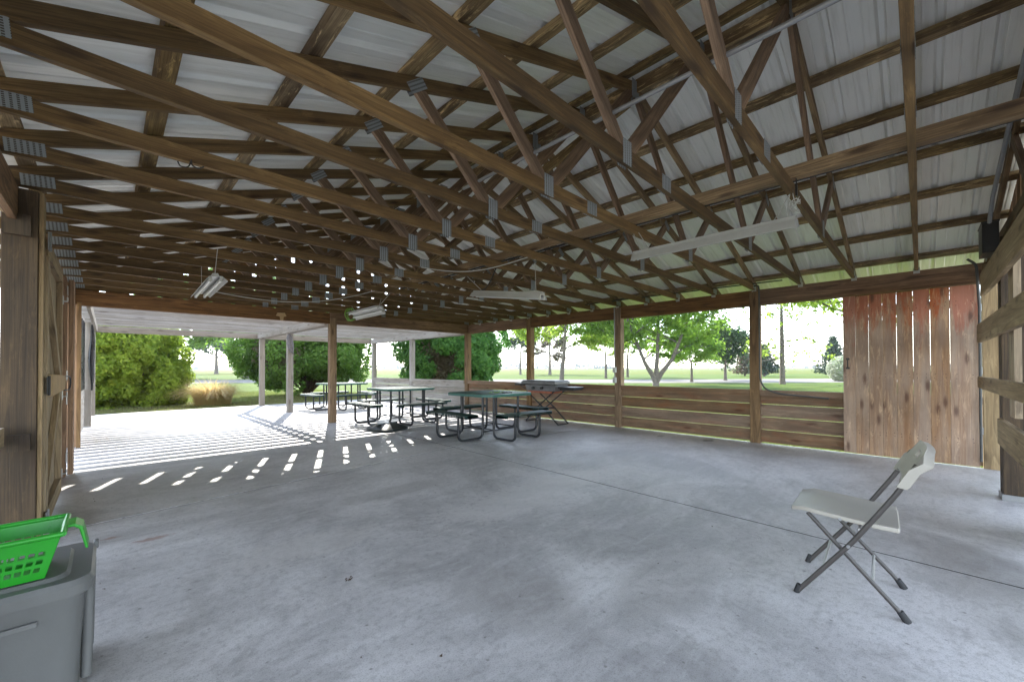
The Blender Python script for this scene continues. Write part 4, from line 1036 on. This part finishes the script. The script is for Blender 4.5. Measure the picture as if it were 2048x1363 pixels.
def tree(name, label, base, h, rad, crown0, mat, n=14000, leaf=.12, trunk_r=.16, fork=1, lean=(0, 0), group='trees on the lawn', cat='tree', stems=None, depth=2, clump=.55, spread=.75, seed=0, drop=0, clumpz=.6, up_=.12):
    random.seed(100+seed); t = empty(name, (base[0], base[1], ZG)); tag(t, label, cat, group)
    b = MB(); tips = []
    stems = stems or [(lean[0], lean[1], 1.0)]
    for sx, sy, k in stems:
        th = crown0*k; top = Vector((sx*th, sy*th, th))
        mid = Vector((sx*th*.35, sy*th*.35, th*.5)); b.tube([(0, 0, -.05), (sx*.02, sy*.02, .25), mid, top], [trunk_r*1.35, trunk_r, trunk_r*.85, trunk_r*.72], 10)
        nl = max(3, int(7/len(stems)))
        lead = Vector((sx*h*.55, sy*h*.55, h*.82)); b.tube([top, top.lerp(lead, .5)+Vector((random.gauss(0, .2), random.gauss(0, .2), 0)), lead], [trunk_r*.72, trunk_r*.42, trunk_r*.12], 8)
        for i in range(nl+3):
            f = (i+.3)/(nl+3); p = top.lerp(lead, f*.9); a = i*2.4+random.uniform(-.4, .4); e = .25+.55*f
            d = Vector((math.cos(a)*math.cos(e), math.sin(a)*math.cos(e), math.sin(e)))
            L = rad*(1.0-.45*f)*random.uniform(.6, .85); limb(b, p, d, L, trunk_r*.38*(1-.5*f), depth-1, tips, .7, up_)
        tips.append(lead)
    b.build('trunk', M['bark'], t, smooth=True)
    T = np.array([tuple(p) for p in tips]); idx = rng.integers(0, len(T), n)
    dd = sph(n)*np.abs(rng.normal(0, clump, n))[:, None]*np.array([1, 1, clumpz]); pts = T[idx]+dd
    pts[:, 2] = np.maximum(pts[:, 2], crown0*.62)
    cloud('crown', mat, pts, np.tile([0, 0, 1.0], (n, 1)), leaf, t, aspect=1.5, jitter=.8, drop=drop)
    return t
tree('maple_tree', 'large green tree with several leaning stems seen beyond the half wall', (27.3, 13.1), 9.5, 5.6, 1.7, M['leaf_g'], 38000, .15, .19, stems=[(-.32, .34, .95), (.06, -.03, 1.2), (.40, -.46, 1.1)], depth=2, clump=.65, seed=1)
tree('ash_tree', 'leaning tree with pale yellow-green leaves just right of the grill', (24.9, 19.6), 8.5, 4.8, 2.6, M['leaf_y'], 26000, .13, .19, lean=(.12, -.02), depth=2, clump=.6, seed=2)
tree('young_tree', 'slim trunk tree standing between the grill tree and the post', (43, 27), 8.5, 3.8, 2.6, M['leaf_y'], 12000, .17, .16, seed=3)
tree('young_tree', 'slim trunk tree just right of the post with two switch boxes', (50, 28), 9, 4.2, 2.8, M['leaf_g'], 12000, .19, .17, seed=4)
tree('young_tree', 'small low-branched tree under the right side of the big green tree', (37, 14.4), 5.6, 2.8, 1.5, M['leaf_g'], 12000, .15, .12, seed=5)
tree('round_tree', 'dark round-crowned tree on the right edge of the big green tree', (44, 13.8), 6.0, 2.7, 1.6, M['leaf_d'], 15000, .16, .15, seed=6, clumpz=1)
tree('thin_tree', 'tall sparse tree with a brownish crown left of the grill', (60, 50), 13, 4.5, 3.2, M['leaf_b'], 9000, .28, .3, seed=7)
tree('pine_tree', 'loose grey-green pine left of the brownish tree', (56, 54), 12, 4.6, 4.0, M['leaf_d'], 12000, .26, .22, seed=8)
def pin_oak(label, base, h, mat, n, rad, seed, trunk_r=.19, leaf=.11):
    random.seed(seed); t = empty('oak_tree', (base[0], base[1], ZG)); tag(t, label, 'tree', 'trees on the lawn')
    b = MB(); tips = []; b.tube([(0, 0, -.05), (0, 0, .3), (.03, .02, h*.4), (.0, .05, h*.75), (0, 0, h)], [trunk_r*1.3, trunk_r, trunk_r*.75, trunk_r*.4, .03], 10)
    for i in range(52):
        z = 1.9+(h-2.1)*(i/52); a = i*2.399+random.uniform(-.3, .3); L = rad*(1-.65*(i/52))*random.uniform(.7, 1.05); e = -.12+.7*(i/52)
        p = Vector((0, 0, z)); pts = [p]; d = Vector((math.cos(a)*math.cos(e), math.sin(a)*math.cos(e), math.sin(e)))
        for k in range(5): d = (d+Vector((random.gauss(0, .09), random.gauss(0, .09), random.gauss(0, .05)))).normalized(); p = p+d*L/5; pts.append(p.copy())
        b.tube(pts, [.045*(1-i/75)*(1-.8*k/5) for k in range(6)], 5)
        for k in range(5):
            q = pts[random.randint(2, 5)]; d2 = (d+Vector((random.gauss(0, .6), random.gauss(0, .6), random.gauss(0, .3)))).normalized(); e2 = q+d2*L*.3; b.tube([q, e2], [.012, .004], 4); tips += [e2] if random.random() < .8 else []
    b.build('trunk', M['bark'], t, smooth=True)
    T = np.array([tuple(p) for p in tips]); T = T[rng.random(len(T)) < .62]; idx = rng.integers(0, len(T), n); pts = T[idx]+sph(n)*np.abs(rng.normal(0, .24, n))[:, None]
    cloud('crown', mat, pts, np.tile([0, 0, 1.0], (n, 1)), leaf, t, aspect=1.5, jitter=.9)
pin_oak('sparse tall oak with bare side twigs in the opening left of the barn door', (36.5, 7.4), 9.5, M['leaf_y'], 4200, 3.0, 21)
# branch of a nearer tree reaching in from the right, its trunk hidden behind the barn door
tree('lawn_tree', 'bright leafed tree whose branch reaches out left of the barn door', (27.5, 1.2), 9.0, 6.0, 2.9, M['leaf_y'], 20000, .13, .22, seed=31, depth=2)
def conifer(name, label, base, h, rad, n, seed, mat='needle', leaf=.16):
    random.seed(seed); t = empty(name, (base[0], base[1], ZG)); tag(t, label, 'tree', 'small conifers near the field')
    b = MB(); b.tube([(0, 0, -.05), (0, 0, h)], [.14, .02], 8)
    pts = []
    for i in range(70):
        z = .3+(h-.4)*(i/70)**.9; a = i*2.399; L = rad*(1-i/72)*random.uniform(.7, 1.15); e = Vector((math.cos(a)*L, math.sin(a)*L, L*.12)); b.tube([(0, 0, z), Vector((0, 0, z))+e], [.03, .006], 4)
        m = max(4, int(n/70*(1.4-i/70))); u = rng.uniform(.15, 1.05, m)[:, None]; q = np.array([0, 0, z])+u*np.array(tuple(e))+rng.normal(0, .16, (m, 3))*np.array([1, 1, .6]); pts.append(q)
    b.build('trunk', M['bark'], t); P_ = np.concatenate(pts); P_[:, 2] = np.maximum(P_[:, 2], .08)
    cloud('crown', M[mat], P_, np.tile([0, 0, 1.0], (len(P_), 1)), leaf, t, aspect=2.2, jitter=.7)
conifer('spruce_tree', 'grey-green conical spruce at the left edge of the barn door', (70, 8.3), 5.6, 2.3, 6000, 41)
conifer('spruce_tree', 'dark spruce half hidden by the post left of the sparse oak', (66, 15.6), 4.6, 2.4, 6000, 42)
conifer('spruce_tree', 'small brown-grey conifer just left of the post with the looping cable', (68, 18.6), 4.4, 2.0, 4000, 43, 'leaf_b')
conifer('pine_tree', 'ragged pine standing left of the deep green shrub', (44, 68), 9.5, 3.6, 8000, 44, 'needle', .26)
t = empty('flowering_shrub', (48, 4.75, ZG)); tag(t, 'white blossoming shrub low beside the barn door edge', 'shrub')
q = sph(9000); pts = q*rng.uniform(.6, 1, 9000)[:, None]*np.array([1.5, 1.5, 1.3]); pts[:, 2] = np.abs(pts[:, 2]+1.1); cloud('foliage', M['blossom'], pts, q, .13, t)
b = MB()
for i in range(12): a = i*.52; b.tube([(0, 0, 0), (.5*math.cos(a), .5*math.sin(a), .8), (1.1*math.cos(a), 1.1*math.sin(a), 1.6)], [.04, .025, .01], 5)
b.build('branches', M['bark'], t)
# left-hand big tree and companions
tree('broad_tree', 'broad old tree with a thick forked trunk beyond the tan grass', (13.3, 62), 13, 9.5, 4.0, M['leaf_g'], 26000, .30, .85, stems=[(-.03, -.02, 1.0), (.22, -.14, .9)], depth=2, clump=1.0, seed=51)
tree('broad_tree', 'shaded tree left of the thick forked trunk', (18.5, 120), 12, 8, 3.8, M['leaf_d'], 9000, .4, .45, seed=52, clump=1.1)
tree('thin_tree', 'slender trunk tree right of the thick forked trunk', (29, 125), 12, 7, 4.6, M['leaf_g'], 9000, .4, .26, seed=53, clump=1.1)
tree('broad_tree', 'wide leafy tree filling the gap between the two left shrubs', (6, 70), 13, 9, 3.6, M['leaf_g'], 14000, .34, .4, seed=54, clump=1.1)
tree('lawn_tree', 'green tree glimpsed past the girts at the right edge', (14, -5.5), 8, 5, 2.2, M['leaf_g'], 16000, .12, .2, seed=55)
tree('lawn_tree', 'low green tree at the lower right edge behind the girts', (22, -9.5), 7, 5, 1.6, M['leaf_d'], 12000, .14, .2, seed=56)
random.seed(77)
# ornamental grass
def clump_grass():
    b = MB(); n = 2300
    for i in range(n):
        a = random.uniform(0, 6.283); r0 = .55*random.random()**.6; L = random.uniform(.9, 1.5); out = random.uniform(.3, 1.0); hgt = L*random.uniform(.75, 1)*(1-out*.30)
        p = Vector((r0*math.cos(a), r0*math.sin(a), 0)); d = Vector((math.cos(a), math.sin(a), 0)); w_ = Vector((-d.y, d.x, 0))*random.uniform(.005, .011)
        pts = []
        for k in range(5):
            u = k/4; pts.append(p+d*(out*L*u*u*.95)+Vector((0, 0, max(.01, hgt*(u*(1+1.1*out)-u*u*1.75*out)))))
        for k in range(4):
            s0, s1 = 1-k*.22, 1-(k+1)*.22
            b.poly([pts[k]-w_*s0, pts[k]+w_*s0, pts[k+1]+w_*s1, pts[k+1]-w_*s1], rnd=.5)
    o = b.build('grass_clump', M['tangrass'], loc=(2.62, 17.6, ZG)); tag(o, 'rounded clump of tan ornamental grass between the evergreen shrubs', 'grass clump')
clump_grass()
def blades(name, x0, x1, y0, y1, n, h, mat, label):
    x = rng.uniform(x0, x1, n); y = rng.uniform(y0, y1, n); hh = h*rng.uniform(.4, 1.2, n); a = rng.uniform(0, 6.283, n); w_ = .006+0*x
    lean = rng.normal(0, .35, (n, 2))*hh[:, None]
    v = np.empty((n, 3, 3)); v[:, 0] = np.stack([x-np.cos(a)*w_, y-np.sin(a)*w_, np.full(n, ZG)], 1); v[:, 1] = np.stack([x+np.cos(a)*w_, y+np.sin(a)*w_, np.full(n, ZG)], 1); v[:, 2] = np.stack([x+lean[:, 0], y+lean[:, 1], ZG+hh], 1)
    me = D.meshes.new(name); me.vertices.add(n*3); me.vertices.foreach_set('co', v.reshape(-1).astype(np.float32)); me.loops.add(n*3); me.loops.foreach_set('vertex_index', np.arange(n*3, dtype=np.int32))
    me.polygons.add(n); me.polygons.foreach_set('loop_start', np.arange(0, n*3, 3, dtype=np.int32)); me.polygons.foreach_set('loop_total', np.full(n, 3, dtype=np.int32)); me.update(calc_edges=True); me.materials.append(M[mat])
    o = D.objects.new(name, me); COL.objects.link(o); tag(o, label, 'grass', kind='stuff')
blades('lawn_grass', -2, 9, 15.25, 26, 60000, .07, 'lawnblade', 'short sunlit lawn grass behind the pergola slab')
blades('lawn_grass', 7.6, 20, -3, 16, 70000, .08, 'lawnblade', 'short lawn grass outside the half wall')
# far wooded horizon
def treeline():
    P_ = []
    for i in range(420):
        l = -900+1800*i/420+random.uniform(-3, 3); dd_ = 640+60*math.sin(i*.13)+random.uniform(-15, 15); hgt = 3.0+2.4*math.sin(i*.07)+2.5*math.sin(i*.023+2)+random.uniform(0, 2.5)
        if hgt < 2.2: continue
        m = 60; c = np.array([*uvp(dd_, l), 0]); P_.append(c+sph(m)*np.array([4.2, 4.2, hgt])*rng.uniform(.5, 1, m)[:, None]+np.array([0, 0, hgt*.6]))
    P_ = np.concatenate(P_); P_[:, 2] = np.maximum(P_[:, 2], .3); o = cloud('far_woods', M['needle'], P_, np.tile([0, 0, 1.0], (len(P_), 1)), 2.2, None, 1.3)
    tag(o, 'distant line of woods along the horizon beyond the field', 'woods', kind='stuff')
treeline()
hz = MB(); hz.box(-700, 1300, -700, 1300, -1.5, 24)
m = D.materials.new('haze_air'); m.use_nodes = True; nt = m.node_tree; nt.nodes.clear(); out = nt.nodes.new('ShaderNodeOutputMaterial'); pvn = nt.nodes.new('ShaderNodeVolumePrincipled')
pvn.inputs['Color'].default_value = (.86, .92, 1, 1); pvn.inputs['Density'].default_value = .0004; pvn.inputs['Anisotropy'].default_value = .3; nt.links.new(pvn.outputs[0], out.inputs['Volume'])
o = hz.build('haze', m); o['kind'] = 'stuff'; o['label'] = 'pale summer haze over the far field'; o['category'] = 'haze'
